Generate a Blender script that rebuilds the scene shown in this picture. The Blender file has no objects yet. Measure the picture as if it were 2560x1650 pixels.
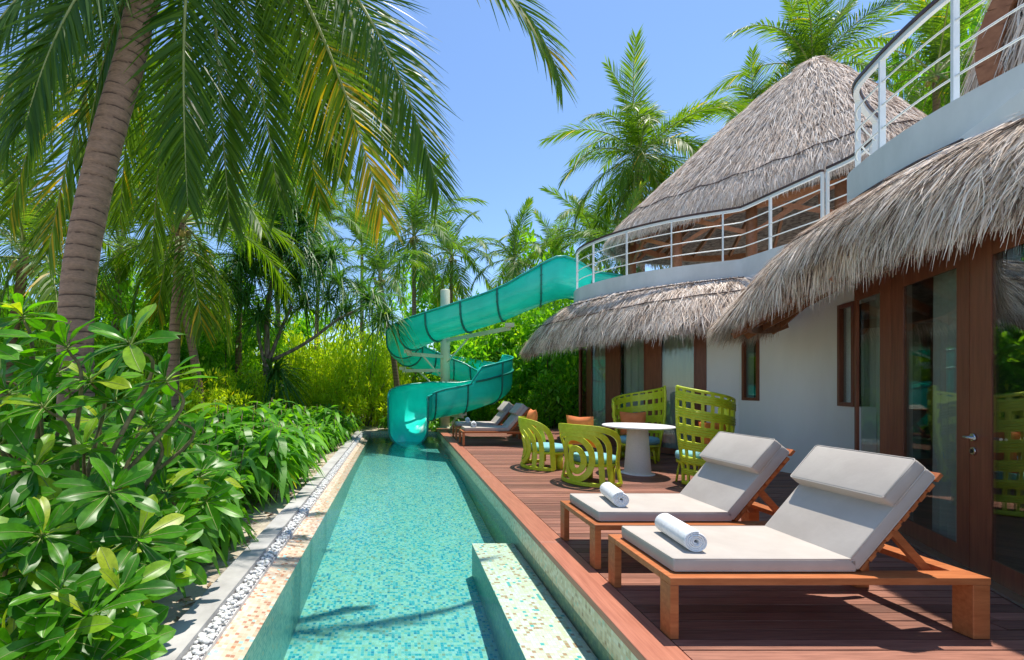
import bpy, bmesh, math, random
import numpy as np
from mathutils import Vector, Matrix
R = math.radians
rng = np.random.default_rng(7)
random.seed(7)
scene = bpy.context.scene
col = scene.collection

# ------------------------------------------------------------------ camera, sky, sun, exposure
CAMZ, FPX, CX, CY = 1.42, 1070.0, 996.0, 966.0
cd = bpy.data.cameras.new('camera'); cam = bpy.data.objects.new('camera', cd); col.objects.link(cam)
cam.location = (0, 0, CAMZ); cam.rotation_euler = (R(90), 0, 0)
cd.sensor_width = 36; cd.lens = 36*FPX/2560
cd.shift_x = (1280-CX)/2560; cd.shift_y = (CY-825)/2560
cd.clip_start = 0.05; cd.clip_end = 3000
scene.camera = cam

SUN = Vector((0.22, 0.18, 1.0)).normalized()
w = bpy.data.worlds.new('World'); scene.world = w; w.use_nodes = True
nt = w.node_tree; bg = nt.nodes['Background']
sky = nt.nodes.new('ShaderNodeTexSky'); sky.sky_type = 'NISHITA'; sky.sun_disc = False
sky.sun_elevation = math.asin(SUN.z); sky.sun_rotation = math.atan2(SUN.x, SUN.y)
sky.air_density = 1.0; sky.air_density = 1.0; sky.dust_density = .15; sky.ozone_density = 6.0
nt.links.new(sky.outputs[0], bg.inputs[0]); bg.inputs[1].default_value = 0.15
sl = bpy.data.lights.new('sun', 'SUN'); so = bpy.data.objects.new('sun', sl); col.objects.link(so)
sl.energy = 4.0; sl.angle = R(0.55); sl.color = (1.0, 0.94, 0.84)
so.rotation_euler = SUN.to_track_quat('Z', 'Y').to_euler(); so.location = (0, 0, 30)
scene.view_settings.view_transform = 'Standard'
scene.view_settings.look = 'None'
scene.view_settings.exposure = 0.62
scene.view_settings.gamma = 1.0
scene.view_settings.use_curve_mapping = False
scene.render.engine = 'CYCLES'
cy = scene.cycles
cy.max_bounces = 9; cy.diffuse_bounces = 4; cy.glossy_bounces = 3
cy.transmission_bounces = 5; cy.transparent_max_bounces = 14; cy.volume_bounces = 0
cy.caustics_reflective = False; cy.caustics_refractive = False
cy.sample_clamp_indirect = 6.0
cy.use_denoising = True
cy.use_adaptive_sampling = True

def at(px, row, Y):
    return Vector(((px-CX)/FPX*Y, Y, CAMZ-(row-CY)/FPX*Y))

# ------------------------------------------------------------------ object helpers
def tag(o, label=None, cat=None, group=None, kind=None):
    if label: o['label'] = label
    if cat: o['category'] = cat
    if group: o['group'] = group
    if kind: o['kind'] = kind
    return o

def empty(name, loc=(0,0,0), rz=0.0, label=None, cat=None, group=None):
    o = bpy.data.objects.new(name, None); o.empty_display_size = 0.2
    o.location = loc; o.rotation_euler = (0, 0, rz); col.objects.link(o)
    return tag(o, label, cat, group)

def link(name, me, parent=None, loc=None, rot=None, scale=None):
    o = bpy.data.objects.new(name, me); col.objects.link(o)
    if parent is not None: o.parent = parent
    if loc is not None: o.location = loc
    if rot is not None: o.rotation_euler = rot
    if scale is not None: o.scale = scale
    return o

def copy_tree(o, parent=None):
    c = o.copy(); col.objects.link(c)
    if parent is not None: c.parent = parent
    for ch in list(o.children): copy_tree(ch, c)
    return c

def mesh_np(name, V, F, mat, tint=None, smooth=False):
    """V (n,3); F (m,3|4) numpy arrays or list of such arrays"""
    V = np.asarray(V, dtype=np.float32)
    Fs = F if isinstance(F, list) else [F]
    Fs = [np.asarray(f, dtype=np.int32) for f in Fs if len(f)]
    me = bpy.data.meshes.new(name)
    me.vertices.add(len(V)); me.vertices.foreach_set('co', V.ravel())
    nl = sum(f.size for f in Fs); npoly = sum(len(f) for f in Fs)
    me.loops.add(nl); me.polygons.add(npoly)
    me.loops.foreach_set('vertex_index', np.concatenate([f.ravel() for f in Fs]))
    tot = np.concatenate([np.full(len(f), f.shape[1], dtype=np.int32) for f in Fs])
    st = np.concatenate([[0], np.cumsum(tot)[:-1]]).astype(np.int32)
    me.polygons.foreach_set('loop_start', st)
    if smooth: me.polygons.foreach_set('use_smooth', np.ones(npoly, dtype=bool))
    me.update(calc_edges=True)
    if tint is not None:
        a = me.attributes.new('tint', 'FLOAT', 'POINT'); a.data.foreach_set('value', np.asarray(tint, dtype=np.float32))
    me.materials.append(mat)
    me.validate()
    return me

class MB:
    def __init__(self): self.v = []; self.f = []; self.sm = []
    def add(self, vs, fs, smooth=False):
        b = len(self.v); self.v += [tuple(p) for p in vs]
        for f in fs: self.f.append(tuple(i+b for i in f)); self.sm.append(smooth)
        return self
    def box(self, c, s, rot=None, M=None):
        c = Vector(c); hx, hy, hz = s[0]/2, s[1]/2, s[2]/2
        vs = [Vector((x*hx, y*hy, z*hz)) for x in (-1,1) for y in (-1,1) for z in (-1,1)]
        if rot is not None: vs = [rot @ v for v in vs]
        vs = [v+c for v in vs]
        if M is not None: vs = [M @ v for v in vs]
        return self.add(vs, [(0,1,3,2),(4,6,7,5),(0,4,5,1),(2,3,7,6),(0,2,6,4),(1,5,7,3)])
    def beam(self, a, b, w, h, up=(0,0,1)):
        a = Vector(a); b = Vector(b); d = b-a; L = d.length; d.normalize()
        s = d.cross(Vector(up)); 
        if s.length < 1e-4: s = d.cross(Vector((1,0,0)))
        s.normalize(); n = s.cross(d)
        rot = Matrix((s, d, n)).transposed()
        return self.box((a+b)/2, (w, L, h), rot=rot)
    def tube(self, pts, rad, n=8, cap=True, smooth=True):
        pts = [Vector(p) for p in pts]; m = len(pts)
        if not hasattr(rad, '__len__'): rad = [rad]*m
        vs = []; ref = None
        for i, p in enumerate(pts):
            t = (pts[min(i+1, m-1)]-pts[max(i-1, 0)]).normalized()
            if ref is None:
                ref = Vector((0,0,1)) if abs(t.z) < .9 else Vector((1,0,0))
            s = t.cross(ref)
            s.normalize(); u = s.cross(t); ref = u
            for k in range(n):
                a = 2*math.pi*k/n
                vs.append(p+(s*math.cos(a)+u*math.sin(a))*rad[i])
        fs = [(i*n+k, i*n+(k+1)%n, (i+1)*n+(k+1)%n, (i+1)*n+k) for i in range(m-1) for k in range(n)]
        self.add(vs, fs, smooth)
        if cap:
            b = len(self.v)-len(vs)
            self.f.append(tuple(b+k for k in range(n))[::-1]); self.sm.append(False)
            self.f.append(tuple(b+(m-1)*n+k for k in range(n))); self.sm.append(False)
        return self
    def lathe(self, prof, n=24, c=(0,0,0), smooth=True):
        vs = [(c[0]+r*math.cos(2*math.pi*k/n), c[1]+r*math.sin(2*math.pi*k/n), c[2]+z) for r, z in prof for k in range(n)]
        m = len(prof)
        fs = [(i*n+k, i*n+(k+1)%n, (i+1)*n+(k+1)%n, (i+1)*n+k) for i in range(m-1) for k in range(n)]
        self.add(vs, fs, smooth)
        b = len(self.v)-len(vs)
        self.f.append(tuple(b+k for k in range(n))[::-1]); self.sm.append(False)
        self.f.append(tuple(b+(m-1)*n+k for k in range(n))); self.sm.append(False)
        return self
    def prism(self, poly, z0, z1):
        n = len(poly)
        vs = [(p[0], p[1], z0) for p in poly]+[(p[0], p[1], z1) for p in poly]
        fs = [tuple(range(n))[::-1], tuple(range(n, 2*n))]+[(i, (i+1) % n, n+(i+1) % n, n+i) for i in range(n)]
        return self.add(vs, fs)
    def ribbon(self, pts, z0, z1, th, smooth=True):
        """upright strip along an xy path; outer face on the right of travel, thickness to the left"""
        P = np.array([(p[0], p[1]) for p in pts], float); n = len(P)
        T = np.gradient(P, axis=0); T /= np.linalg.norm(T, axis=1)[:, None]
        Lf = np.stack([-T[:,1], T[:,0]], 1); Q = P+Lf*th
        vs = []
        for i in range(n):
            vs += [(P[i,0],P[i,1],z0),(P[i,0],P[i,1],z1),(Q[i,0],Q[i,1],z1),(Q[i,0],Q[i,1],z0)]
        b = len(self.v)
        for k in range(4):
            # separate strips so that smooth shading stays on each face
            k2 = (k+1) % 4; vv = []; ff = []
            for i in range(n): vv += [vs[i*4+k], vs[i*4+k2]]
            for i in range(n-1): ff.append((2*i, 2*i+1, 2*i+3, 2*i+2))
            self.add(vv, ff, smooth)
        self.add(vs[:4], [(0,1,2,3)]); self.add(vs[-4:], [(3,2,1,0)])
        return self
    def build(self, name, mat, parent=None, bevel=0, loc=None, rz=None, seg=2):
        me = bpy.data.meshes.new(name); me.from_pydata(self.v, [], self.f); me.update()
        me.polygons.foreach_set('use_smooth', self.sm)
        bm = bmesh.new(); bm.from_mesh(me)
        if bevel: bmesh.ops.remove_doubles(bm, verts=bm.verts, dist=1e-5)
        bmesh.ops.recalc_face_normals(bm, faces=bm.faces); 
        if bevel:
            bmesh.ops.bevel(bm, geom=list(bm.edges), offset=bevel, segments=seg, profile=.5, affect='EDGES', clamp_overlap=True)
            for f in bm.faces: f.smooth = seg > 2
        bm.to_mesh(me); bm.free()
        me.materials.append(mat)
        o = link(name, me, parent, loc)
        if rz is not None: o.rotation_euler.z = rz
        return o

def catmull(pts, n=8):
    P = [Vector(p) for p in pts]; out = []
    P = [P[0]*2-P[1]]+P+[P[-1]*2-P[-2]]
    for i in range(1, len(P)-2):
        p0, p1, p2, p3 = P[i-1], P[i], P[i+1], P[i+2]
        for k in range(n):
            t = k/n
            out.append(0.5*((2*p1)+(p2-p0)*t+(2*p0-5*p1+4*p2-p3)*t*t+(3*p1-p0-3*p2+p3)*t*t*t))
    out.append(P[-2]); return out

def resample(pts, n):
    P = np.array([tuple(p) for p in pts], float)
    s = np.concatenate([[0], np.cumsum(np.linalg.norm(np.diff(P, axis=0), axis=1))])
    t = np.linspace(0, s[-1], n)
    return np.stack([np.interp(t, s, P[:, k]) for k in range(P.shape[1])], 1)

def cut(path, pxa, pxb):
    """part of a plan path between two lines of sight through the camera (measured from the photograph)"""
    P = np.array([tuple(p)[:2] for p in path], float)
    r = CX+FPX*P[:, 0]/P[:, 1]
    def pt(px):
        for i in range(len(P)-1):
            if (r[i]-px)*(r[i+1]-px) <= 0 and r[i] != r[i+1]:
                f = (px-r[i])/(r[i+1]-r[i]); return i+f, P[i]+(P[i+1]-P[i])*f
        return (0, P[0]) if abs(r[0]-px) < abs(r[-1]-px) else (len(P)-1, P[-1])
    (a, pa), (b, pb) = pt(pxa), pt(pxb)
    mid = [P[i] for i in range(int(math.floor(a))+1, int(math.ceil(b))) if a < i < b]
    return [pa]+mid+[pb]

def offset(path, d):
    """shift a plan path to the left of travel by d"""
    P = np.array([tuple(p)[:2] for p in path], float)
    T = np.gradient(P, axis=0); T /= np.linalg.norm(T, axis=1)[:, None]
    return P+np.stack([-T[:,1], T[:,0]], 1)*d

# ------------------------------------------------------------------ materials
def newmat(name):
    m = bpy.data.materials.new(name); m.use_nodes = True
    nt = m.node_tree; b = nt.nodes['Principled BSDF']
    return m, nt, b
def N(nt, t, **kw):
    n = nt.nodes.new(t)
    for k, v in kw.items(): setattr(n, k, v)
    return n
def ramp(nt, stops, interp='LINEAR'):
    r = nt.nodes.new('ShaderNodeValToRGB'); e = r.color_ramp; e.interpolation = interp
    while len(e.elements) > 1: e.elements.remove(e.elements[-1])
    e.elements[0].position = stops[0][0]; e.elements[0].color = (*stops[0][1], 1)
    for p, c in stops[1:]:
        x = e.elements.new(p); x.color = (*c, 1)
    return r
def coords(nt, scale=(1,1,1), kind='Position'):
    if kind == 'Position':
        g = N(nt, 'ShaderNodeNewGeometry'); src = g.outputs['Position']
    else:
        g = N(nt, 'ShaderNodeTexCoord'); src = g.outputs[kind]
    mp = N(nt, 'ShaderNodeMapping'); mp.inputs['Scale'].default_value = scale
    nt.links.new(src, mp.inputs[0]); return mp.outputs[0]
def noise(nt, vec, scale, detail=4, rough=.6):
    n = N(nt, 'ShaderNodeTexNoise'); n.inputs['Scale'].default_value = scale
    n.inputs['Detail'].default_value = detail; n.inputs['Roughness'].default_value = rough
    if vec is not None: nt.links.new(vec, n.inputs['Vector'])
    return n.outputs['Fac']
def bump(nt, b, h, strength=.3, dist=.01):
    n = N(nt, 'ShaderNodeBump'); n.inputs['Strength'].default_value = strength; n.inputs['Distance'].default_value = dist
    nt.links.new(h, n.inputs['Height']); nt.links.new(n.outputs[0], b.inputs['Normal']); return n

def mat_noise(name, c1, c2, rough=.6, scale=8, stretch=(1,1,1), bstr=.2, bdist=.005, kind='Position', spec=.5, detail=5, metal=0, fine=None, mid=(.35,.65)):
    m, nt, b = newmat(name)
    v = coords(nt, stretch, kind); f = noise(nt, v, scale, detail)
    r = ramp(nt, [(mid[0], c1), (mid[1], c2)]); nt.links.new(f, r.inputs[0])
    nt.links.new(r.outputs[0], b.inputs['Base Color'])
    b.inputs['Roughness'].default_value = rough; b.inputs['Specular IOR Level'].default_value = spec
    b.inputs['Metallic'].default_value = metal
    h = f if fine is None else noise(nt, v, fine, 3)
    if bstr: bump(nt, b, h, bstr, bdist)
    return m

def mat_leaf(name, dark, light, yellow=None, rough=.4, transl=.38, use='tint', spec=.4, tcol=None, noise_scale=None):
    """leaf: colour varies by leaf (tint attribute or per object), part of the light passes through"""
    m, nt, b = newmat(name); out = nt.nodes['Material Output']
    if use == 'tint':
        a = N(nt, 'ShaderNodeAttribute'); a.attribute_name = 'tint'; fac = a.outputs['Fac']
    else:
        a = N(nt, 'ShaderNodeObjectInfo'); fac = a.outputs['Random']
    stops = [(0.0, dark), (.55, tuple((x+y)/2 for x, y in zip(dark, light))), (.85, light)]
    if yellow: stops.append((.97, yellow))
    r = ramp(nt, stops); nt.links.new(fac, r.inputs[0])
    colr = r.outputs[0]
    if noise_scale:
        f = noise(nt, coords(nt, (1,1,1), 'Object'), noise_scale, 3)
        mx = N(nt, 'ShaderNodeMix', data_type='RGBA', blend_type='MULTIPLY'); mx.inputs['Factor'].default_value = .55
        rr = ramp(nt, [(.35, (.55,.6,.5)), (.65, (1.15,1.15,1.0))]); nt.links.new(f, rr.inputs[0])
        nt.links.new(colr, mx.inputs['A']); nt.links.new(rr.outputs[0], mx.inputs['B']); colr = mx.outputs['Result']
    nt.links.new(colr, b.inputs['Base Color'])
    b.inputs['Roughness'].default_value = rough; b.inputs['Specular IOR Level'].default_value = spec
    t = N(nt, 'ShaderNodeBsdfTranslucent')
    hs = N(nt, 'ShaderNodeMix', data_type='RGBA', blend_type='MULTIPLY'); hs.inputs['Factor'].default_value = 1
    nt.links.new(colr, hs.inputs['A']); hs.inputs['B'].default_value = (*(tcol or (2.6, 2.3, .5)), 1)
    nt.links.new(hs.outputs['Result'], t.inputs[0])
    mx = N(nt, 'ShaderNodeMixShader'); mx.inputs[0].default_value = transl
    nt.links.new(b.outputs[0], mx.inputs[1]); nt.links.new(t.outputs[0], mx.inputs[2]); nt.links.new(mx.outputs[0], out.inputs[0])
    return m

def mat_wood(name, c1, c2, axis=(1,14,14), rough=.45, var=.35, kind='Position', bstr=.15, spec=.4):
    m, nt, b = newmat(name)
    v = coords(nt, axis, kind)
    oi = N(nt, 'ShaderNodeObjectInfo')
    ad = N(nt, 'ShaderNodeVectorMath', operation='ADD'); nt.links.new(v, ad.inputs[0])
    ml = N(nt, 'ShaderNodeMath', operation='MULTIPLY'); ml.inputs[1].default_value = 37.0
    nt.links.new(oi.outputs['Random'], ml.inputs[0]); nt.links.new(ml.outputs[0], ad.inputs[1])
    f = noise(nt, ad.outputs[0], 3.0, 6, .65)
    r = ramp(nt, [(.3, c1), (.7, c2)]); nt.links.new(f, r.inputs[0])
    mx = N(nt, 'ShaderNodeMix', data_type='RGBA', blend_type='MULTIPLY'); mx.inputs['Factor'].default_value = 1
    rr = ramp(nt, [(0, (1-var,)*3), (1, (1+var*.6,)*3)]); nt.links.new(oi.outputs['Random'], rr.inputs[0])
    nt.links.new(r.outputs[0], mx.inputs['A']); nt.links.new(rr.outputs[0], mx.inputs['B'])
    nt.links.new(mx.outputs['Result'], b.inputs['Base Color'])
    b.inputs['Roughness'].default_value = rough; b.inputs['Specular IOR Level'].default_value = spec
    bump(nt, b, f, bstr, .004)
    return m

def mat_mosaic(name, stops, size=.025, grout=(.62,.60,.48), axes='XY', rough=.35, shift=0.0):
    """small square glass tiles of mixed colours with grout lines"""
    m, nt, b = newmat(name)
    g = N(nt, 'ShaderNodeNewGeometry'); sc = N(nt, 'ShaderNodeVectorMath', operation='SCALE'); sc.inputs['Scale'].default_value = 1/size
    of = N(nt, 'ShaderNodeVectorMath', operation='ADD'); of.inputs[1].default_value = (.37, .21, .43)
    nt.links.new(g.outputs['Position'], of.inputs[0]); nt.links.new(of.outputs[0], sc.inputs[0])
    sx = N(nt, 'ShaderNodeSeparateXYZ'); nt.links.new(sc.outputs[0], sx.inputs[0])
    cm = N(nt, 'ShaderNodeCombineXYZ'); A = {'X': 0, 'Y': 1, 'Z': 2}
    nt.links.new(sx.outputs[A[axes[0]]], cm.inputs[0]); nt.links.new(sx.outputs[A[axes[1]]], cm.inputs[1])
    fl = N(nt, 'ShaderNodeVectorMath', operation='FLOOR'); nt.links.new(cm.outputs[0], fl.inputs[0])
    wn = N(nt, 'ShaderNodeTexWhiteNoise', noise_dimensions='3D'); nt.links.new(fl.outputs[0], wn.inputs['Vector'])
    # patchiness: neighbouring tiles of a sheet tend towards one colour
    pn = noise(nt, cm.outputs[0], .06, 2); ma = N(nt, 'ShaderNodeMath', operation='MULTIPLY_ADD'); ma.inputs[1].default_value = .22; 
    nt.links.new(pn, ma.inputs[0]); nt.links.new(wn.outputs['Value'], ma.inputs[2])
    sb = N(nt, 'ShaderNodeMath', operation='SUBTRACT'); sb.inputs[1].default_value = .11-shift; nt.links.new(ma.outputs[0], sb.inputs[0])
    r = ramp(nt, stops, 'CONSTANT'); nt.links.new(sb.outputs[0], r.inputs[0])
    fr = N(nt, 'ShaderNodeVectorMath', operation='FRACTION'); nt.links.new(cm.outputs[0], fr.inputs[0])
    s2 = N(nt, 'ShaderNodeSeparateXYZ'); nt.links.new(fr.outputs[0], s2.inputs[0])
    mn = N(nt, 'ShaderNodeMath', operation='MINIMUM'); nt.links.new(s2.outputs[0], mn.inputs[0]); nt.links.new(s2.outputs[1], mn.inputs[1])
    lt = N(nt, 'ShaderNodeMath', operation='LESS_THAN'); lt.inputs[1].default_value = .09; nt.links.new(mn.outputs[0], lt.inputs[0])
    mx = N(nt, 'ShaderNodeMix', data_type='RGBA'); nt.links.new(lt.outputs[0], mx.inputs['Factor'])
    nt.links.new(r.outputs[0], mx.inputs['A']); mx.inputs['B'].default_value = (*grout, 1)
    nt.links.new(mx.outputs['Result'], b.inputs['Base Color']); b.inputs['Roughness'].default_value = rough
    return m

M = {}
M['plank'] = mat_wood('deck_wood', (.165,.066,.044), (.37,.165,.112), (1.2,26,26), .5, .42)
M['coping'] = mat_wood('coping_wood', (.33,.115,.07), (.50,.20,.125), (20,1.1,20), .38, .15)
M['teak'] = mat_wood('orange_teak', (.37,.105,.032), (.54,.185,.062), (1.5,12,12), .42, .15, spec=.35)
M['frame_wood'] = mat_wood('door_frame_wood', (.16,.050,.027), (.27,.092,.048), (9,9,.8), .38, .12)
M['dark_under'] = mat_noise('deck_underside', (.02,.014,.01), (.05,.035,.025), .9, 5)
M['plaster'] = mat_noise('white_plaster', (.84,.835,.82), (.90,.90,.89), .75, 2.2, (1,1,.22), bstr=.08, bdist=.003, fine=60)
M['parapet'] = mat_noise('painted_parapet', (.61,.635,.62), (.73,.75,.74), .7, 2.5, (1,1,.5), bstr=.06, bdist=.003, fine=70)
M['metal_white'] = mat_noise('white_painted_metal', (.72,.76,.76), (.78,.81,.81), .4, 5, bstr=0)
M['handrail'] = mat_wood('handrail_wood', (.05,.028,.022), (.12,.06,.045), (3,3,3), .4, .1)
M['concrete'] = mat_noise('kerb_concrete', (.34,.33,.315), (.50,.49,.47), .85, 3.2, bstr=.25, bdist=.004, fine=55)
M['grout'] = mat_noise('grey_grout', (.5,.5,.49), (.68,.68,.67), .9, 30)
M['sand'] = mat_noise('sand_soil', (.30,.24,.17), (.62,.55,.44), .95, 2.5, bstr=.6, bdist=.03, fine=22)
M['fabric'] = mat_noise('grey_beige_cushion_fabric', (.445,.395,.345), (.50,.45,.395), .9, 4, bstr=.35, bdist=.006, fine=9, kind='Object')
M['towel'] = mat_noise('white_terry', (.80,.80,.80), (.88,.88,.88), .95, 40, bstr=.9, bdist=.004, fine=230, kind='Object')
M['lime'] = mat_noise('lime_wicker', (.50,.58,.014), (.62,.70,.035), .42, 14, kind='Object', bstr=.5, bdist=.003, fine=120)
M['blue_seat'] = mat_noise('blue_seat_fabric', (.17,.42,.47), (.22,.50,.55), .85, 6, kind='Object', bstr=.2, bdist=.002, fine=200)
M['orange'] = mat_noise('orange_pillow_fabric', (.78,.20,.05), (.88,.27,.08), .8, 6, kind='Object', bstr=.2, bdist=.002, fine=200)
M['table_white'] = mat_noise('white_table_top', (.80,.79,.77), (.85,.84,.83), .4, 3, bstr=0)
M['table_base'] = mat_noise('speckled_pedestal', (.62,.57,.50), (.80,.76,.70), .7, 160, bstr=.2, bdist=.002)
M['pole'] = mat_noise('cream_painted_steel', (.68,.67,.47), (.76,.75,.56), .45, 3, bstr=0)
M['steel'] = mat_noise('brushed_steel', (.6,.6,.6), (.7,.7,.7), .28, 20, bstr=0, metal=1)
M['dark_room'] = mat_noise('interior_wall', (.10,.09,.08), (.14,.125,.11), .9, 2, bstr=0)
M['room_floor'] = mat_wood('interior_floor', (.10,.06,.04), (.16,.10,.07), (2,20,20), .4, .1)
M['bark'] = None
beige = [(0, (.60,.57,.33)), (.20, (.68,.68,.46)), (.38, (.56,.58,.40)), (.50, (.24,.50,.42)), (.64, (.62,.64,.50)), (.74, (.03,.36,.38)), (.86, (.12,.46,.42)), (.92, (.46,.36,.19)), (.95, (.015,.24,.32))]
M['tile_floor'] = mat_mosaic('pool_floor_mosaic', beige, .028)
M['tile_wall'] = mat_mosaic('pool_wall_mosaic', [(0,(.66,.58,.36)),(.3,(.74,.66,.44)),(.55,(.55,.46,.26)),(.7,(.78,.74,.56)),(.86,(.50,.62,.46)),(.95,(.40,.28,.14))], .028, axes='YZ')
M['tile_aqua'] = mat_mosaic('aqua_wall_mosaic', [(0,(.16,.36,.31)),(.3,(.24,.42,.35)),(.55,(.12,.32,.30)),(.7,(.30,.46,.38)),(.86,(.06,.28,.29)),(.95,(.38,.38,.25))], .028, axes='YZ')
M['tile_shade'] = mat_mosaic('painted_shade_mosaic', [(0,(.05,.19,.14)),(.3,(.09,.23,.15)),(.55,(.03,.16,.14)),(.7,(.15,.28,.18)),(.86,(.015,.13,.14)),(.95,(.24,.25,.11))], .028, axes='YZ', grout=(.10,.2,.16))  # shade on the underwater right wall and bench side, painted as darker tile
M['tile_wallx'] = mat_mosaic('pool_end_mosaic', beige, .028, axes='XZ')
M['tile_bench'] = mat_mosaic('bench_mosaic', [(0,(.82,.74,.52)),(.35,(.86,.82,.66)),(.6,(.78,.66,.42)),(.78,(.55,.28,.14)),(.86,(.84,.80,.62)),(.93,(.10,.45,.42)),(.97,(.62,.40,.22))], .028)
M['tile_weir'] = mat_mosaic('weir_mosaic', [(0,(.66,.50,.37)),(.35,(.70,.58,.46)),(.6,(.60,.42,.29)),(.74,(.46,.22,.15)),(.84,(.82,.70,.58)),(.91,(.35,.60,.58)),(.95,(.58,.25,.14))], .028, axes='XY')

def mat_thatch(name, tintmul=1.0):
    m, nt, b = newmat(name)
    a = N(nt, 'ShaderNodeAttribute'); a.attribute_name = 'tint'
    r = ramp(nt, [(0, (.10,.065,.05)), (.22, (.36,.255,.185)), (.52, (.76,.61,.485)), (1, (.97,.87,.76))])
    nt.links.new(a.outputs['Fac'], r.inputs[0]); nt.links.new(r.outputs[0], b.inputs['Base Color'])
    b.inputs['Roughness'].default_value = .75; b.inputs['Specular IOR Level'].default_value = .25
    return m
M['thatch'] = mat_thatch('dry_palm_thatch')
M['thatch_core'] = mat_noise('thatch_underlayer', (.14,.10,.08), (.40,.32,.26), .95, 9, stretch=(1,1,4), bstr=.8, bdist=.03)
M['beam'] = mat_wood('roof_beam_wood', (.24,.09,.035), (.38,.16,.07), (5,5,5), .5, .2)
M['rope'] = mat_noise('tie_rope', (.07,.05,.045), (.14,.10,.09), .9, 30, bstr=0)

# slide fibreglass: gloss plus light passing through
def mat_fibreglass(name, c, transl):
    m, nt, b = newmat(name); out = nt.nodes['Material Output']
    f = noise(nt, coords(nt, (1,1,1)), 1.7, 5)
    r = ramp(nt, [(.35, c), (.7, tuple(min(1, x*1.25+.01) for x in c))]); nt.links.new(f, r.inputs[0])
    nt.links.new(r.outputs[0], b.inputs['Base Color']); b.inputs['Roughness'].default_value = .22
    t = N(nt, 'ShaderNodeBsdfTranslucent'); t.inputs[0].default_value = (.03, .95, .78, 1)
    mx = N(nt, 'ShaderNodeMixShader'); mx.inputs[0].default_value = transl
    nt.links.new(b.outputs[0], mx.inputs[1]); nt.links.new(t.outputs[0], mx.inputs[2]); nt.links.new(mx.outputs[0], out.inputs[0])
    return m
M['slide'] = mat_fibreglass('turquoise_fibreglass', (.015,.68,.57), .20)
M['slide_rim'] = mat_noise('slide_rim_green', (.006,.33,.28), (.01,.42,.36), .3, 6, bstr=0)
M['slide_dark'] = mat_noise('slide_flange_green', (.004,.16,.13), (.008,.24,.19), .4, 6, bstr=0)

def mat_glass(name, refl=1.0):
    m, nt, b = newmat(name); out = nt.nodes['Material Output']; nt.nodes.remove(b)
    t = N(nt, 'ShaderNodeBsdfTransparent'); t.inputs[0].default_value = (.80,.86,.84,1)
    g = N(nt, 'ShaderNodeBsdfGlossy'); g.inputs['Roughness'].default_value = .004; g.inputs[0].default_value = (.95,1,1,1)
    lw = N(nt, 'ShaderNodeLayerWeight'); lw.inputs['Blend'].default_value = .5; fr = N(nt, 'ShaderNodeMath', operation='POWER'); fr.inputs[1].default_value = 3.2; nt.links.new(lw.outputs['Facing'], fr.inputs[0])
    mu = N(nt, 'ShaderNodeMath', operation='MULTIPLY_ADD'); mu.inputs[1].default_value = refl; mu.inputs[2].default_value = .05; mu.use_clamp = True
    nt.links.new(fr.outputs[0], mu.inputs[0])
    mx = N(nt, 'ShaderNodeMixShader'); nt.links.new(mu.outputs[0], mx.inputs[0])
    nt.links.new(t.outputs[0], mx.inputs[1]); nt.links.new(g.outputs[0], mx.inputs[2]); nt.links.new(mx.outputs[0], out.inputs[0])
    return m
M['glass'] = mat_glass('tinted_glass', 1.0)
m, nt_, b_ = newmat('sheer_curtain'); b_.inputs['Base Color'].default_value = (.70,.67,.60,1); b_.inputs['Roughness'].default_value = .9
M['curtain'] = m

# water: fresnel reflection over clear, tinted by the depth of water (volume absorption)
m, nt_, b_ = newmat('pool_water'); nt_.nodes.remove(b_); out = nt_.nodes['Material Output']
t = N(nt_, 'ShaderNodeBsdfTransparent'); g = N(nt_, 'ShaderNodeBsdfGlossy'); g.inputs['Roughness'].default_value = .01
fr = N(nt_, 'ShaderNodeFresnel'); fr.inputs['IOR'].default_value = 1.33
v = coords(nt_, (1, .55, 1)); n1 = noise(nt_, v, 6, 4, .55)
bp = N(nt_, 'ShaderNodeBump'); bp.inputs['Strength'].default_value = .30; bp.inputs['Distance'].default_value = .03
nt_.links.new(n1, bp.inputs['Height']); nt_.links.new(bp.outputs[0], g.inputs['Normal']); nt_.links.new(bp.outputs[0], fr.inputs['Normal'])
mx = N(nt_, 'ShaderNodeMixShader'); nt_.links.new(fr.outputs[0], mx.inputs[0]); nt_.links.new(t.outputs[0], mx.inputs[1]); nt_.links.new(g.outputs[0], mx.inputs[2])
nt_.links.new(mx.outputs[0], out.inputs['Surface'])
va = N(nt_, 'ShaderNodeVolumeAbsorption'); va.inputs['Color'].default_value = (.03,.80,.90,1); va.inputs['Density'].default_value = .78
vs_ = N(nt_, 'ShaderNodeVolumeScatter'); vs_.inputs['Color'].default_value = (.10,.85,.88,1); vs_.inputs['Density'].default_value = .07
ad_ = N(nt_, 'ShaderNodeAddShader'); nt_.links.new(va.outputs[0], ad_.inputs[0]); nt_.links.new(vs_.outputs[0], ad_.inputs[1])
nt_.links.new(ad_.outputs[0], out.inputs['Volume'])
M['water'] = m

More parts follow.
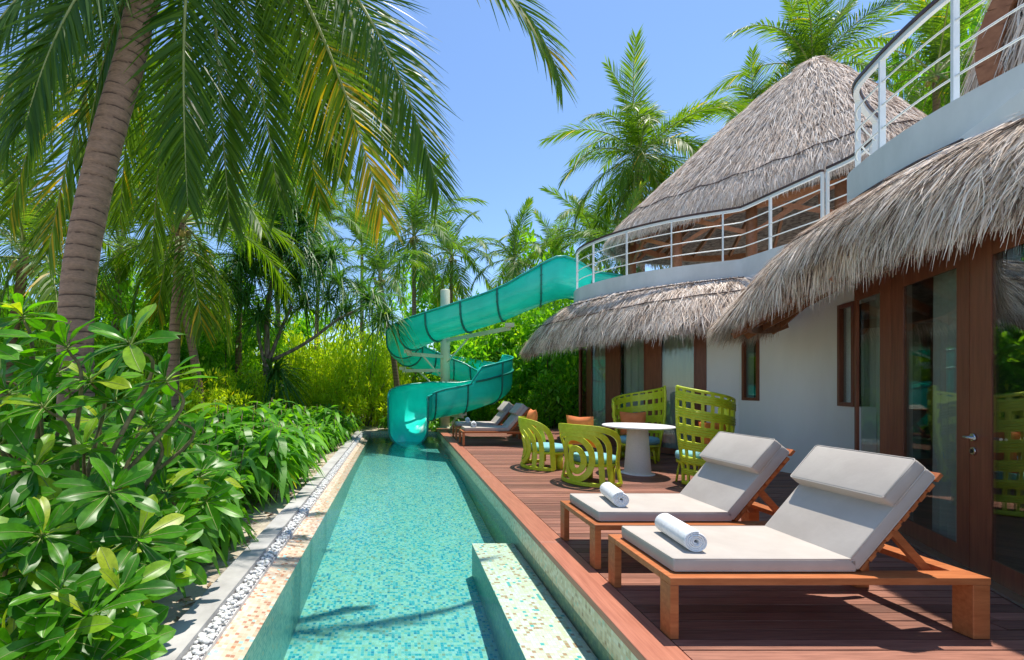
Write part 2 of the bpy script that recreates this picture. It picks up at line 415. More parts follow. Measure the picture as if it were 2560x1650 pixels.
m, nt_, b_ = newmat('coconut_bark'); 
v = coords(nt_, (1,1,1), 'Object'); sx = N(nt_, 'ShaderNodeSeparateXYZ'); nt_.links.new(v, sx.inputs[0])
n2 = noise(nt_, v, 2.2, 3); wv = N(nt_, 'ShaderNodeMath', operation='MULTIPLY_ADD'); wv.inputs[1].default_value = .12; nt_.links.new(n2, wv.inputs[0]); nt_.links.new(sx.outputs[2], wv.inputs[2])
ml = N(nt_, 'ShaderNodeMath', operation='MULTIPLY'); ml.inputs[1].default_value = 8.2; nt_.links.new(wv.outputs[0], ml.inputs[0])
frc = N(nt_, 'ShaderNodeMath', operation='FRACT'); nt_.links.new(ml.outputs[0], frc.inputs[0])
r1 = ramp(nt_, [(0, (.055,.032,.02)), (.07, (.09,.052,.033)), (.16, (.24,.15,.095)), (.42, (.31,.20,.13)), (1, (.27,.175,.115))]); 
nm = noise(nt_, coords(nt_, (1,1,1), 'Object'), 4.5, 3, .7); rm = ramp(nt_, [(.46, (.0,)*3), (.72, (1,)*3)]); nt_.links.new(nm, rm.inputs[0])
mxr = N(nt_, 'ShaderNodeMath', operation='MAXIMUM'); nt_.links.new(frc.outputs[0], mxr.inputs[0]); mrr = N(nt_, 'ShaderNodeMath', operation='MULTIPLY'); mrr.inputs[1].default_value = .42
nt_.links.new(rm.outputs[0], mrr.inputs[0]); nt_.links.new(mrr.outputs[0], mxr.inputs[1]); nt_.links.new(mxr.outputs[0], r1.inputs[0])
f2 = noise(nt_, coords(nt_, (9,9,30), 'Object'), 2.5, 5, .7); rr = ramp(nt_, [(.3, (.55,.55,.55)), (.7, (1.2,1.18,1.15))]); nt_.links.new(f2, rr.inputs[0])
mx = N(nt_, 'ShaderNodeMix', data_type='RGBA', blend_type='MULTIPLY'); mx.inputs['Factor'].default_value = .8
nt_.links.new(r1.outputs[0], mx.inputs['A']); nt_.links.new(rr.outputs[0], mx.inputs['B']); nt_.links.new(mx.outputs['Result'], b_.inputs['Base Color'])
b_.inputs['Roughness'].default_value = .85; bump(nt_, b_, f2, .4, .006)
M['bark'] = m
M['bark_grey'] = mat_noise('grey_brown_bark', (.12,.09,.07), (.34,.28,.24), .9, 12, stretch=(1,1,.35), bstr=.6, bdist=.02)
M['stem'] = mat_noise('green_brown_stem', (.11,.09,.045), (.24,.20,.10), .8, 18, bstr=.4, bdist=.01, kind='Object')

M['leaf_big'] = mat_leaf('glossy_shrub_leaf', (.03,.135,.007), (.11,.33,.014), (.38,.46,.03), .36, .40, 'object', noise_scale=9, tcol=(2.3,2.3,.35))
M['frond'] = mat_leaf('palm_leaflets', (.028,.095,.010), (.14,.25,.018), (.50,.36,.03), .45, .48, spec=.3)
M['frond_far'] = mat_leaf('far_palm_leaflets', (.035,.11,.022), (.14,.27,.04), (.38,.34,.06), .5, .38, spec=.25)
M['bush'] = mat_leaf('bush_leaf', (.06,.22,.012), (.24,.50,.03), (.52,.60,.04), .45, .46, spec=.3)
M['bush_yellow'] = mat_leaf('yellow_green_bush_leaf', (.20,.34,.015), (.50,.64,.03), (.72,.66,.05), .5, .48, spec=.3)
M['strap'] = mat_leaf('strap_leaf', (.03,.11,.02), (.09,.24,.035), (.22,.34,.06), .45, .32)
M['ground_leaf'] = mat_leaf('ground_plant_leaf', (.05,.20,.015), (.17,.42,.03), (.48,.54,.06), .4, .40)
M['rachis'] = mat_noise('frond_rib', (.16,.22,.05), (.32,.36,.12), .5, 6, bstr=0, kind='Object')
M['dry'] = mat_leaf('dead_leaf', (.22,.13,.07), (.45,.32,.18), None, .8, .15, tcol=(1.1,1,.8))
M['coconut'] = mat_noise('coconut_husk', (.30,.26,.05), (.45,.30,.08), .6, 4, bstr=0, kind='Object')

# ------------------------------------------------------------------ ground, pool, deck
GZ, KT = -.17, -.10
KO, KI, PB, WX, PR, DR, YF, YN = -1.43, -1.242, -1.142, -.93, 1.29, 1.525, 14.45, 0.5
WZ = -.2
mb = MB()
# ground sheet with the hole of the pool left out, reaching the horizon
for (x0, x1, y0, y1) in ((-900, KO, -300, 1800), (KO, 14, YF+.25, 1800), (KO, 14, -300, YN-.3), (14, 900, -300, 1800)):
    mb.add([(x0,y0,GZ),(x1,y0,GZ),(x1,y1,GZ),(x0,y1,GZ)], [(0,1,2,3)])
g = mb.build('ground', M['sand']); tag(g, 'sandy soil with leaf litter around the pool', kind='structure')
sea = MB().add([(-1500,60,-.1),(1500,60,-.1),(1500,2500,-.1),(-1500,2500,-.1)], [(0,1,2,3)]).build('sea', mat_noise('sea_water', (.03,.12,.2), (.05,.18,.28), .15, .3, bstr=.3), None)
tag(sea, 'blue sea out towards the horizon behind the trees', kind='structure')

pool = empty('swimming_pool', (0,0,0)); tag(pool, 'long narrow mosaic lap pool', kind='structure')
mb = MB()
fz = lambda y: -.80 if y < 3.4 else (-.48 if y > 9 else -.80+.32*(y-3.4)/5.6)
ys = [YN, 3.4, 5, 6.5, 8, 9, YF-.12]
vs = []; fs = []
for y in ys: vs += [(WX, y, fz(y)), (PR, y, fz(y))]
for i in range(len(ys)-1): fs.append((2*i, 2*i+1, 2*i+3, 2*i+2))
mb.add(vs, fs).build('pool_floor', M['tile_floor'], pool)
mb = MB(); vs = []; fs = []
for y in ys: vs += [(WX, y, fz(y)), (WX, y, -.213)]
for i in range(len(ys)-1): fs.append((2*i, 2*i+1, 2*i+3, 2*i+2))
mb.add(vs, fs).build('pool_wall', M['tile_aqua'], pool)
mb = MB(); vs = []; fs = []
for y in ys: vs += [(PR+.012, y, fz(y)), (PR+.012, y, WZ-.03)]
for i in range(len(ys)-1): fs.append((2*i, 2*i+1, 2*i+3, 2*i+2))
mb.add(vs, fs); mb.build('pool_wall', M['tile_shade'], pool)
MB().add([(PR+.012,YN,WZ-.03),(PR+.012,YF-.12,WZ-.03),(PR+.012,YF-.12,-.055),(PR+.012,YN,-.055)],[(0,1,2,3)]).build('waterline_tiles', M['tile_wall'], pool)
mb = MB().add([(WX,YF-.12,-.5),(PR+.012,YF-.12,-.5),(PR+.012,YF-.12,-.105),(WX,YF-.12,-.105)], [(0,1,2,3)])
mb.add([(WX,YN,-.9),(PR+.012,YN,-.9),(PR+.012,YN,-.06),(WX,YN,-.06)], [(0,1,2,3)])
mb.build('pool_end_wall', M['tile_wallx'], pool)
MB().box(((.83+PR+.005)/2, (YN+4.83)/2, -.62), (PR+.005-.83, 4.83-YN-.004, .53)).build('underwater_bench', M['tile_shade'], pool)
MB().add([(.828,YN,-.351),(PR+.004,YN,-.351),(PR+.004,4.832,-.351),(.828,4.832,-.351)], [(0,1,2,3)]).build('bench_top', M['tile_bench'], pool)
MB().add([(PB,YN,-.190),(WX,YN,-.212),(WX,YF-.12,-.212),(PB,YF-.12,-.190)], [(0,1,2,3)]).build('weir_edge', M['tile_weir'], pool)
wm = MB().box(((-1.045+PR+.03)/2, (YN+YF-.14)/2+.01, (WZ-.95)/2), (PR+.03+1.045, YF-YN-.1, .95+WZ)).build('pool_water', M['water'])
tag(wm, 'clear turquoise pool water', kind='structure')
# concrete kerb round left side and far end
kerb = MB().box(((KO+KI)/2, (YN+YF)/2+.1, KT-.12), (KI-KO, YF-YN+.2, .24)).box(((KO+1.1)/2, YF+.08, KT-.12), (1.1-KO-.004, .22, .236)).build('pool_kerb', M['concrete'])
tag(kerb, 'grey concrete kerb along the pool', kind='structure')
# white pebble channel: the nearest 300 stones single, the rest joined
chan = MB().box(((KI+PB)/2, (YN+YF)/2, -.192), (PB-KI-.002, YF-YN-.2, .06)).build('pebble_channel', M['grout']); tag(chan, 'channel of white pebbles between kerb and weir', kind='structure')
def pebble_mesh(seed):
    rr = random.Random(seed); bm = bmesh.new(); bmesh.ops.create_icosphere(bm, subdivisions=1, radius=1)
    sx, sy, sz = rr.uniform(.85,1.2), rr.uniform(.7,1.0), rr.uniform(.45,.62)
    for v in bm.verts:
        k = rr.uniform(.86,1.1); v.co = Vector((v.co.x*sx*k, v.co.y*sy*k, v.co.z*sz*k))
    for f in bm.faces: f.smooth = True
    me = bpy.data.meshes.new('pebble'); bm.to_mesh(me); bm.free(); return me
pm = mat_noise('white_pebble', (.62,.62,.62), (.80,.80,.79), .6, 14, bstr=.2)
pebs = [pebble_mesh(i) for i in range(6)]
for p in pebs: p.materials.append(pm)
spots = []
y = 1.9
while y < YF-.2:
    for k in range(5):
        spots.append((KI+.008+(PB-KI-.014)*((k+random.uniform(.1,.9))/5), y+random.uniform(-.016,.016), -.150+random.choice((0,.006,.014,.022)), random.uniform(.014,.024)))
    y += .027
cutn = [s for s in spots if s[1] > 2.2][:300]; cs = set(id(s) for s in cutn)
rest_v = []; rest_f = []; nb = 0
for s in spots:
    if id(s) in cs:
        o = link('pebble', random.choice(pebs), chan, (s[0], s[1], s[2]), (random.uniform(-.4,.4), random.uniform(-.4,.4), random.uniform(0,6.3)), (s[3],)*3)
    else:
        me = random.choice(pebs); a = random.uniform(0,6.3); ca, sa = math.cos(a)*s[3], math.sin(a)*s[3]
        for v in me.vertices: rest_v.append((s[0]+v.co.x*ca-v.co.y*sa, s[1]+v.co.x*sa+v.co.y*ca, s[2]+v.co.z*s[3]))
        for f in me.polygons: rest_f.append([i+nb for i in f.vertices])
        nb += len(me.vertices)
o = link('pebbles', mesh_np('pebbles', rest_v, np.array(rest_f), pm, smooth=True), chan); o['kind'] = 'stuff'

# deck
deck = MB().box(((DR+7.4)/2, (1.2+YF)/2, -.085), (7.4-DR, YF-1.2, .06)).build('timber_deck', M['dark_under']); tag(deck, 'red brown timber deck beside the pool', kind='structure')
def unit_box(name, mat, bev=0):
    return MB().box((0,0,0), (1,1,1)).build(name, mat).data
tmp = MB().box((0,0,0),(1,1,1)).build('plank', M['plank']); pl_me = tmp.data; bpy.data.objects.remove(tmp)
yy = 1.25; k = 0
while yy < YF-.05:
    j = random.choice((2.9, 3.6, 4.4, 5.1, 5.6))+random.uniform(-.1,.1)
    for (a, b_) in ((DR+.006, j-.002), (j+.002, 7.35)):
        o = link('plank', pl_me, deck, ((a+b_)/2, yy+.0435, -.0145+random.uniform(-.0015,.0015)), (0,0,random.uniform(-.0004,.0004)), (b_-a, .0885, .025))
    yy += .0965
cp = empty('deck_coping', (0,0,0)); tag(cp, 'smooth red timber edge board along the pool', kind='structure')
e = [1.0, 3.9, 6.7, 9.4, 12.0, YF+.05]
for i in range(5):
    MB().box(((PR+DR)/2, (e[i]+e[i+1])/2, -.027), (DR-PR, e[i+1]-e[i]-.003, .055)).build('board', M['coping'], cp, bevel=.006)
MB().box((PR+.10, (1+YF)/2, -.16), (.14, YF-1, .2)).build('edge_beam', M['dark_under'], cp)
# ------------------------------------------------------------------ villa
C2 = lambda pts, n=8: [(p.x, p.y) for p in catmull([(a, b, 0) for a, b in pts], n)]
facade = C2([(6.1,13.6),(5.25,12.7),(4.95,11.7),(5.03,10.7),(5.2,9.9),(5.53,9.04),(5.98,8.38),(6.27,7.88)], 8)
bay = C2([(6.27,7.88),(6.28,7.45),(6.40,6.95),(6.42,6.35),(6.15,5.65),(5.72,5.2),(5.3,4.97)], 8)
D0 = Vector((5.3, 4.97)); DD = Vector((-.472, -.882)).normalized()
door_line = [tuple(D0), tuple(D0+DD*4.6)]
villa = empty('villa', (0,0,0), 0, 'white curved two storey beach villa with thatched skirts and wooden glass doors', 'villa')
wallm = MB()
fl = catmull([(p[0], p[1], 0) for p in facade], 1)
# far facade: header above the doors
wallm.ribbon(cut(facade, 1452, 1766.5), 2.62, 3.40, .16)
wallm.ribbon(cut(facade, 1766.5, 1900)[:], 0.0, 3.40, .18)
W1 = (1857, 1899); W2 = (2098, 2139.5)
b0 = [tuple(bay[0])]
wallm.ribbon(cut(bay, 1846, W1[0]), 0, 3.40, .2)
wallm.ribbon(cut(bay, *W1), 0, 1.17, .2); wallm.ribbon(cut(bay, *W1), 2.45, 3.40, .2)
wallm.ribbon(cut(bay, W1[1], W2[0]), 0, 3.40, .2)
bend = cut(bay, W2[0], 2141)
wallm.ribbon(bend, 0, 1.14, .2); wallm.ribbon(bend, 2.59, 3.40, .2)
wallm.ribbon(door_line, 2.66, 3.40, .16)
wallm.build('wall', M['plaster'], villa)
# back of the building so that it is closed
back = [(6.1,13.6),(8,15.2),(13,15),(13.5,8),(13,.3),(4.0,.3)]
MB().ribbon([(a,b) for a,b in back], 0, 3.40, -.15, smooth=False).build('back_wall', M['plaster'], villa)
fp = [tuple(p) for p in facade]+[tuple(p) for p in bay[1:]]+[tuple(D0+DD*4.6)]+[(4.0,.3),(13,.3),(13.5,8),(13,15),(8,15.2)]
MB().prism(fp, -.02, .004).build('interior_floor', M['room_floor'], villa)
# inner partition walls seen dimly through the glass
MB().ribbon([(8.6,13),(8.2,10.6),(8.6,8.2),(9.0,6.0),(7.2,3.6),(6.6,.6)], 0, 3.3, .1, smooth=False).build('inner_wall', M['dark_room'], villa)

# parapet and roof slab
par = C2([(4.95,11.9),(4.55,11.1),(4.27,10.25),(4.46,9.45),(4.9,8.78),(5.5,8.27),(6.24,7.86)], 8)[:-1]+C2([(6.26,7.84),(6.33,7.2),(6.40,6.6),(6.42,6.05),(6.08,5.5),(5.42,5.08),(4.99,4.76),(4.80,4.42),(4.64,4.0),(4.54,3.6),(4.50,3.1),(4.5,2.4),(4.62,1.5),(4.9,.6)], 8)
PT, PBZ = 3.75, 3.30
pm_ = MB().ribbon(par, PBZ, PT, .14).build('parapet', M['parapet'], villa)
slabp = [tuple(p) for p in offset(par, .07)]+[(13,.5),(13.5,8),(13,14.8),(8,15),(6,13.4)]
MB().prism(slabp, 3.41, 3.47).build('roof_slab', M['parapet'], villa)

# doors and windows -------------------------------------------------------
def frame_between(parent, a, b, z0, z1, st, dep, name='frame', mat='frame_wood', bot=None, top=None):
    """rectangular frame of four boards between plan points a and b"""
    a = Vector((a[0], a[1], 0)); b = Vector((b[0], b[1], 0)); d = (b-a); L = d.length; d.normalize()
    rot = Matrix((d, Vector((-d.y, d.x, 0)), Vector((0,0,1)))).transposed()
    bot = bot or st; top = top or st
    mb = MB(); c = (a+b)/2
    for s in (-1, 1): mb.box(c+d*s*(L/2-st/2)+Vector((0,0,(z0+z1)/2)), (st, dep, z1-z0), rot=rot)
    mb.box(c+Vector((0,0,z0+bot/2)), (L-2*st-.001, dep-.004, bot), rot=rot)
    mb.box(c+Vector((0,0,z1-top/2)), (L-2*st-.001, dep-.004, top), rot=rot)
    return mb.build(name, M[mat], parent)
def pane_between(parent, a, b, z0, z1, off=0.0):
    a = Vector((a[0], a[1], 0)); b = Vector((b[0], b[1], 0)); d = (b-a); L = d.length; d.normalize()
    n = Vector((-d.y, d.x, 0)); rot = Matrix((d, n, Vector((0,0,1)))).transposed()
    return MB().box((a+b)/2+n*off+Vector((0,0,(z0+z1)/2)), (L, .012, z1-z0), rot=rot).build('pane', M['glass'], parent)
def post_at(mb, a, b, z0, z1, dep):
    a = Vector((a[0], a[1], 0)); b = Vector((b[0], b[1], 0)); d = (b-a); L = d.length; d.normalize()
    rot = Matrix((d, Vector((-d.y, d.x, 0)), Vector((0,0,1)))).transposed()
    mb.box((a+b)/2+Vector((0,0,(z0+z1)/2)), (L, dep, z1-z0), rot=rot)
def curtain(parent, a, b, z0, z1, amp=.045, waves=9, inset=.25, seed=0):
    a = Vector((a[0], a[1], 0)); b = Vector((b[0], b[1], 0)); d = b-a; L = d.length; d.normalize(); n = Vector((-d.y, d.x, 0))
    m = waves*8; V = []; rr = random.Random(seed); ph = [rr.uniform(0,6) for _ in range(3)]
    for i in range(m+1):
        t = i/m; o = amp*(math.sin(t*waves*6.283+ph[0])+.4*math.sin(t*waves*3.9+ph[1]))
        for z in (z0, z1): p = a+d*(t*L)+n*(inset+o*(1 if z == z0 else .7)); V.append((p.x, p.y, z))
    F = [(2*i, 2*i+1, 2*i+3, 2*i+2) for i in range(m)]
    o = link('curtain', mesh_np('curtain', V, np.array(F), M['curtain'], smooth=True), parent)
    return o
# near doors on the straight plane; positions along it taken from the photograph
def s_px(px):
    r = (px-CX)/FPX; return (r*D0.y-D0.x)/(DD.x-r*DD.y)
def dp(px): return tuple(D0+DD*s_px(px))
def door_leaf(name, a, b, z0, z1, st, dep, **kw):
    o = frame_between(villa, a, b, z0, z1, st, dep, name=name, **kw)
    return o
sidelight = frame_between(villa, dp(2139.5), dp(2231), .012, 2.60, .05, .024, name='window', top=.2, bot=.12)
va_, vb_ = Vector(dp(2154)), Vector(dp(2204))
pane_between(sidelight, va_, vb_, .12, 2.42)
mbp = MB(); post_at(mbp, dp(2204), dp(2230.5), .01, 2.66, .026); mbp.build('door_jamb', M['frame_wood'], villa)
def leaf(pa, pb, stpx1, stpx2, handle=False):
    """door leaf with stiles at measured positions"""
    mb = MB(); post_at(mb, dp(pa), dp(stpx1), .02, 2.58, .024); post_at(mb, dp(stpx2), dp(pb), .02, 2.58, .024)
    a, b = dp(stpx1), dp(stpx2)
    post_at(mb, a, b, .02, .17, .022); post_at(mb, a, b, 2.37, 2.58, .022)
    o = mb.build('door', M['frame_wood'], villa)
    pane_between(o, a, b, .17, 2.37)
    return o
leaf(2231, 2428.5, 2262, 2397)
dl = leaf(2430, 2900, 2484, 2800)
mbh = MB(); post_at(mbh, dp(2141), dp(2900), 2.585, 2.70, .10); mbh.build('door_header', M['frame_wood'], villa)
mbh = MB(); post_at(mbh, dp(2141), dp(2900), 0.004, .022, .2); mbh.build('door_sill', M['steel'], villa)
# lever handle and round lock plate
hn = Vector((DD.y, -DD.x, 0)).normalized()  # outward
if hn.x > 0: hn = -hn
c = D0+DD*s_px(2441); c = Vector((c.x, c.y, 1.035))+hn*.012
t3 = Vector((DD.x, DD.y, 0))
hm = MB(); hm.tube([c, c+hn*.012], .028, 16); hm.tube([c+hn*.01, c+hn*.055, c+hn*.058+t3*.012, c+hn*.058+t3*.125], .0095, 8)
hd = hm.build('handle', M['steel'], dl)
c2 = c-Vector((0,0,.105)); lk = MB().tube([c2, c2+hn*.01], .028, 18).build('lock_plate', M['steel'], dl)
MB().box(c2+hn*.012, (.011,.011,.028)).build('keyhole', M['dark_under'], dl)
curtain(villa, dp(2150), dp(2225), .03, 2.5, .03, 4, .13, 1)
curtain(villa, dp(2285), dp(2400), .03, 2.5, .035, 5, .14, 2)
curtain(villa, dp(2560), dp(2700), .03, 2.5, .035, 7, .14, 3)
# curved far doors
fpx = lambda px: cut(facade, px, px+.01)[0]
farp = [(1467,1479,'p'),(1479,1517,'g'),(1517,1549,'p'),(1549,1614,'g'),(1614,1652,'p'),(1652,1739,'g'),(1739,1766,'p')]
for i, (a, b, k) in enumerate(farp):
    A, B = fpx(a), fpx(b)
    if k == 'p':
        mb = MB(); post_at(mb, A, B, .005, 2.62, .035); mb.build('door_post', M['frame_wood'], villa)
    else:
        d = frame_between(villa, A, B, .02, 2.60, .022, .05, name='door', bot=.12, top=.12)
        pane_between(d, A, B, .12, 2.5)
        curtain(villa, A, B, .03, 2.5, .025, 4, .12, 5+i)
mb = MB(); post_at(mb, fpx(1449), fpx(1453.5), .0, 2.62, .05); mb.build('door_post', M['frame_wood'], villa)
d = frame_between(villa, fpx(1454), fpx(1466.5), .02, 2.60, .01, .03, name='door', bot=.03, top=.06); pane_between(d, fpx(1454), fpx(1466.5), .05, 2.54)
# two slim windows of the bay
for (wx, z0, z1, st) in ((W1, 1.17, 2.45, .05), (W2, 1.14, 2.59, .055)):
    pts = cut(bay, *wx); a, b = pts[0], pts[-1]
    wnd = frame_between(villa, a, b, z0, z1, st, .05, name='window')
    pane_between(wnd, a, b, z0+st, z1-st, .02); curtain(villa, a, b, z0-.1, z1+.1, .02, 3, .32, 8)

# ---------------------------------------------------------------- thatch
def blades(P0, D, S, L, W, seg=2, droop=0.0, prof=None, G=None, curl=None):
    """vectorised flat blades. P0,D,S (n,3) L,W (n,) droop (n,) or scalar. -> V,F"""
    n = len(P0); K = seg+1; t = np.linspace(0, 1, K)
    if prof is None: prof = np.interp(t, [0, .3, 1], [.8, 1, .12])
    else: prof = np.asarray(prof)
    L = np.broadcast_to(L, (n,)); W = np.broadcast_to(W, (n,)); dr = np.broadcast_to(droop, (n,))
    G = np.array([0,0,-1.]) if G is None else G
    C = P0[:,None,:]+D[:,None,:]*(L[:,None]*t[None])[:,:,None]+G[None,None,:]*(dr[:,None]*L[:,None]*(t**2)[None])[:,:,None]
    off = S[:,None,:]*(W[:,None]*prof[None]/2)[:,:,None]
    V = np.stack([C-off, C+off], 2).reshape(-1, 3)
    base = (np.arange(n)*K*2)[:,None,None]; k = np.arange(seg)[None,:,None]*2
    F = (base+k+np.array([0,1,3,2])[None,None,:]).reshape(-1, 4)
    return V, F
def nrm(a): return a/np.maximum(np.linalg.norm(a, axis=-1, keepdims=True), 1e-9)
def thatch_from(top, eave, name, parent, count, slen, wid, bulge=.12, seed=1, thick=.16, fringe=.35, rows=None, nv=14, nu=None, vb=1.0):
    """top and eave: (n,3) matching rows of points. builds under-layer part plus strands part (stuff)"""
    rg = np.random.default_rng(seed)
    nu = nu or 60
    T = resample(top, nu); E = resample(eave, nu)
    vv = np.linspace(0, 1, nv)
    G = T[:,None,:]*(1-vv)[None,:,None]+E[:,None,:]*vv[None,:,None]
    dv = nrm(E-T); du = nrm(np.gradient((T+E)/2, axis=0)); Nn = nrm(np.cross(du, dv))
    Nn *= np.where(Nn[:,2:3] < 0, -1, 1)
    G = G+Nn[:,None,:]*(bulge*np.sin(vv*np.pi))[None,:,None]
    # underlayer with thickness
    idx = np.arange(nu*nv).reshape(nu, nv)
    F1 = np.stack([idx[:-1,:-1], idx[1:,:-1], idx[1:,1:], idx[:-1,1:]], -1).reshape(-1, 4)
    tv = thick*np.clip(vv*6, .3, 1)
    Lw = G-Nn[:,None,:]*tv[None,:,None]-np.array([0,0,.0])
    V = np.concatenate([G.reshape(-1,3), Lw.reshape(-1,3)]); F2 = F1[:, ::-1]+nu*nv
    Fe = np.stack([idx[:-1,-1], idx[1:,-1], idx[1:,-1]+nu*nv, idx[:-1,-1]+nu*nv], -1)
    link('thatch_base', mesh_np(name, V, np.concatenate([F1, F2, Fe]), M['thatch_core'], smooth=True), parent)
    def surf(u, v):
        a = np.clip(u*(nu-1), 0, nu-1.001); b = np.clip(v*(nv-1), 0, nv-1.001)
        i = a.astype(int); j = b.astype(int); fa = (a-i)[:,None]; fb = (b-j)[:,None]
        p = (G[i,j]*(1-fa)+G[i+1,j]*fa)*(1-fb)+(G[i,j+1]*(1-fa)+G[i+1,j+1]*fa)*fb
        d = nrm((G[i,j+1]-G[i,j])*(1-fa)+(G[i+1,j+1]-G[i+1,j])*fa); s = nrm(G[i+1,j]-G[i,j])
        n = nrm(np.cross(s, d)); n *= np.where(n[:,2:3] < 0, -1, 1)
        return p, d, s, n
    u = rg.random(count); v = rg.random(count)**.9
    nf = int(count*fringe); v[:nf] = .93+.07*rg.random(nf)
    p, d, s, n = surf(u, v)
    clump = np.sin(u*170+v*9)*.10+np.sin(u*61)*.08
    D = nrm(d+s*(rg.normal(0, .25, count)+clump)[:,None]+n*(rg.normal(.05, .06, count))[:,None])
    D[:nf] = nrm(D[:nf]+np.array([0,0,-1.])*rg.uniform(.1,.7,nf)[:,None])
    S = nrm(np.cross(D, n)+n*rg.normal(0, .4, count)[:,None])
    ns = count//8; D[-ns:] = nrm(D[-ns:]+s[-ns:]*rg.normal(0,.35,ns)[:,None]+n[-ns:]*rg.uniform(.0,.16,ns)[:,None])
    L = slen*rg.uniform(.5, 1.25, count); L[:nf] *= rg.uniform(.35, .9, nf)
    W = wid*rg.uniform(.5, 1.4, count)
    dr = np.full(count, .12); dr[:nf] = rg.uniform(.1, .6, nf)
    st = p+n*rg.uniform(.0, .045, count)[:,None]-d*(L*.35)[:,None]*(v > .1)[:,None]
    V, F = blades(st, D, S, L, W, 2, dr)
    tint = np.clip(rg.normal(.55, .31, count)+.12*np.sin(u*43+v*5)+.08*np.sin(v*23), 0, 1); tint = np.repeat(tint, 6)
    o = link('thatch_strands', mesh_np(name+'_strands', V, F, M['thatch'], tint), parent); o['kind'] = 'stuff'
    return surf
def tie(surf, parent, v, scal=.03, n=140, u0=0.0, u1=1.0, waves=9, r=.009):
    u = np.linspace(u0, u1, n); vv = v+scal*np.abs(np.sin(u*math.pi*waves))
    p, d, s, nn = surf(u, vv); MB().tube([tuple(x) for x in (p+nn*.06)], r*1.35, 5).build('tie_rope', M['rope'], parent)

# skirts
top_far = [(p[0], p[1], 3.395) for p in offset(cut(par, 1441, 1900) , -.02)]
par_np = np.array(par)
def par_between(y_hi, y_lo, x_min=None):
    return [p for p in par if y_lo <= p[1] <= y_hi]
pf = [p for p in par if 7.7 <= p[1] <= 11.7]
top_far = [(x, y, 3.40) for x, y in offset(pf, -.02)]
eave_far = [tuple(p) for p in catmull([(4.15,13.3,2.48),(3.65,12.4,2.46),(3.50,11.5,2.45),(3.70,10.3,2.47),(4.04,9.1,2.48),(4.55,8.0,2.49),(5.2,7.35,2.52),(5.95,7.0,2.6)], 8)]
sk = empty('thatched_skirt_roof', (0,0,0), 0, 'weathered thatch skirt roof over the far glass doors, below the balcony nearest the water slide', 'roof', 'thatched skirt roofs')
sf = thatch_from(top_far, eave_far, 'far_skirt', sk, 30000, .34, .014, bulge=.13, seed=3, thick=.14)
tie(sf, sk, .16, .0, waves=1); tie(sf, sk, .55, .02, waves=8)
# rafters under the skirt
pn = [p for p in par[60:] ]
i0 = int(np.argmin(np.linalg.norm(par_np-np.array([6.40,6.5]), axis=1)))
pn = par[i0:]
top_near = [(x, y, 3.315) for x, y in offset(pn, -.02)]
eave_near = [tuple(p) for p in catmull([(6.15,6.95,2.5),(5.75,6.95,2.38),(5.2,6.78,2.33),(4.75,6.35,2.31),(4.45,5.75,2.34),(4.38,5.1,2.50),(4.45,4.6,2.63),(4.30,4.0,2.69),(4.10,3.45,2.69),(4.0,3.1,2.68),(3.97,2.7,2.67),(3.98,2.2,2.67),(4.02,1.4,2.67),(4.27,.5,2.67)], 8)]
sk2 = empty('thatched_skirt_roof', (0,0,0), 0, 'large shaggy thatch skirt roof over the near wooden doors at the right edge', 'roof', 'thatched skirt roofs')
sn = thatch_from(top_near, eave_near, 'near_skirt', sk2, 64000, .34, .0125, bulge=.14, seed=4, thick=.10, nu=80)
tie(sn, sk2, .40, .03, waves=16); tie(sn, sk2, .012, .0, waves=1, r=.014)
bmx = MB()
for k in range(2, 76, 6):
    T = np.array(resample(top_near, 80))[k]; E = np.array(resample(eave_near, 80))[k]
    a = T+(E-T)*.15-np.array([0,0,.34]); b = T+(E-T)*.90-np.array([0,0,.24])
    bmx.beam(a, b, .05, .09)
bmx.build('rafters', M['beam'], sk2)
bmx = MB()
ed = np.array(resample(eave_near, 60)); tp = np.array(resample(top_near, 60)); q = tp+(ed-tp)*.76-np.array([0,0,.28])
for i in range(59): bmx.beam(q[i], q[i+1], .05, .12)
bmx.build('fascia_beam', M['beam'], sk2)
bmx = MB()
for k in range(2, 56, 6):
    T = np.array(resample(top_far, 60))[k]; E = np.array(resample(eave_far, 60))[k]
    bmx.beam(T+(E-T)*.15-np.array([0,0,.32]), T+(E-T)*.90-np.array([0,0,.22]), .05, .09)
bmx.build('rafters', M['beam'], sk)

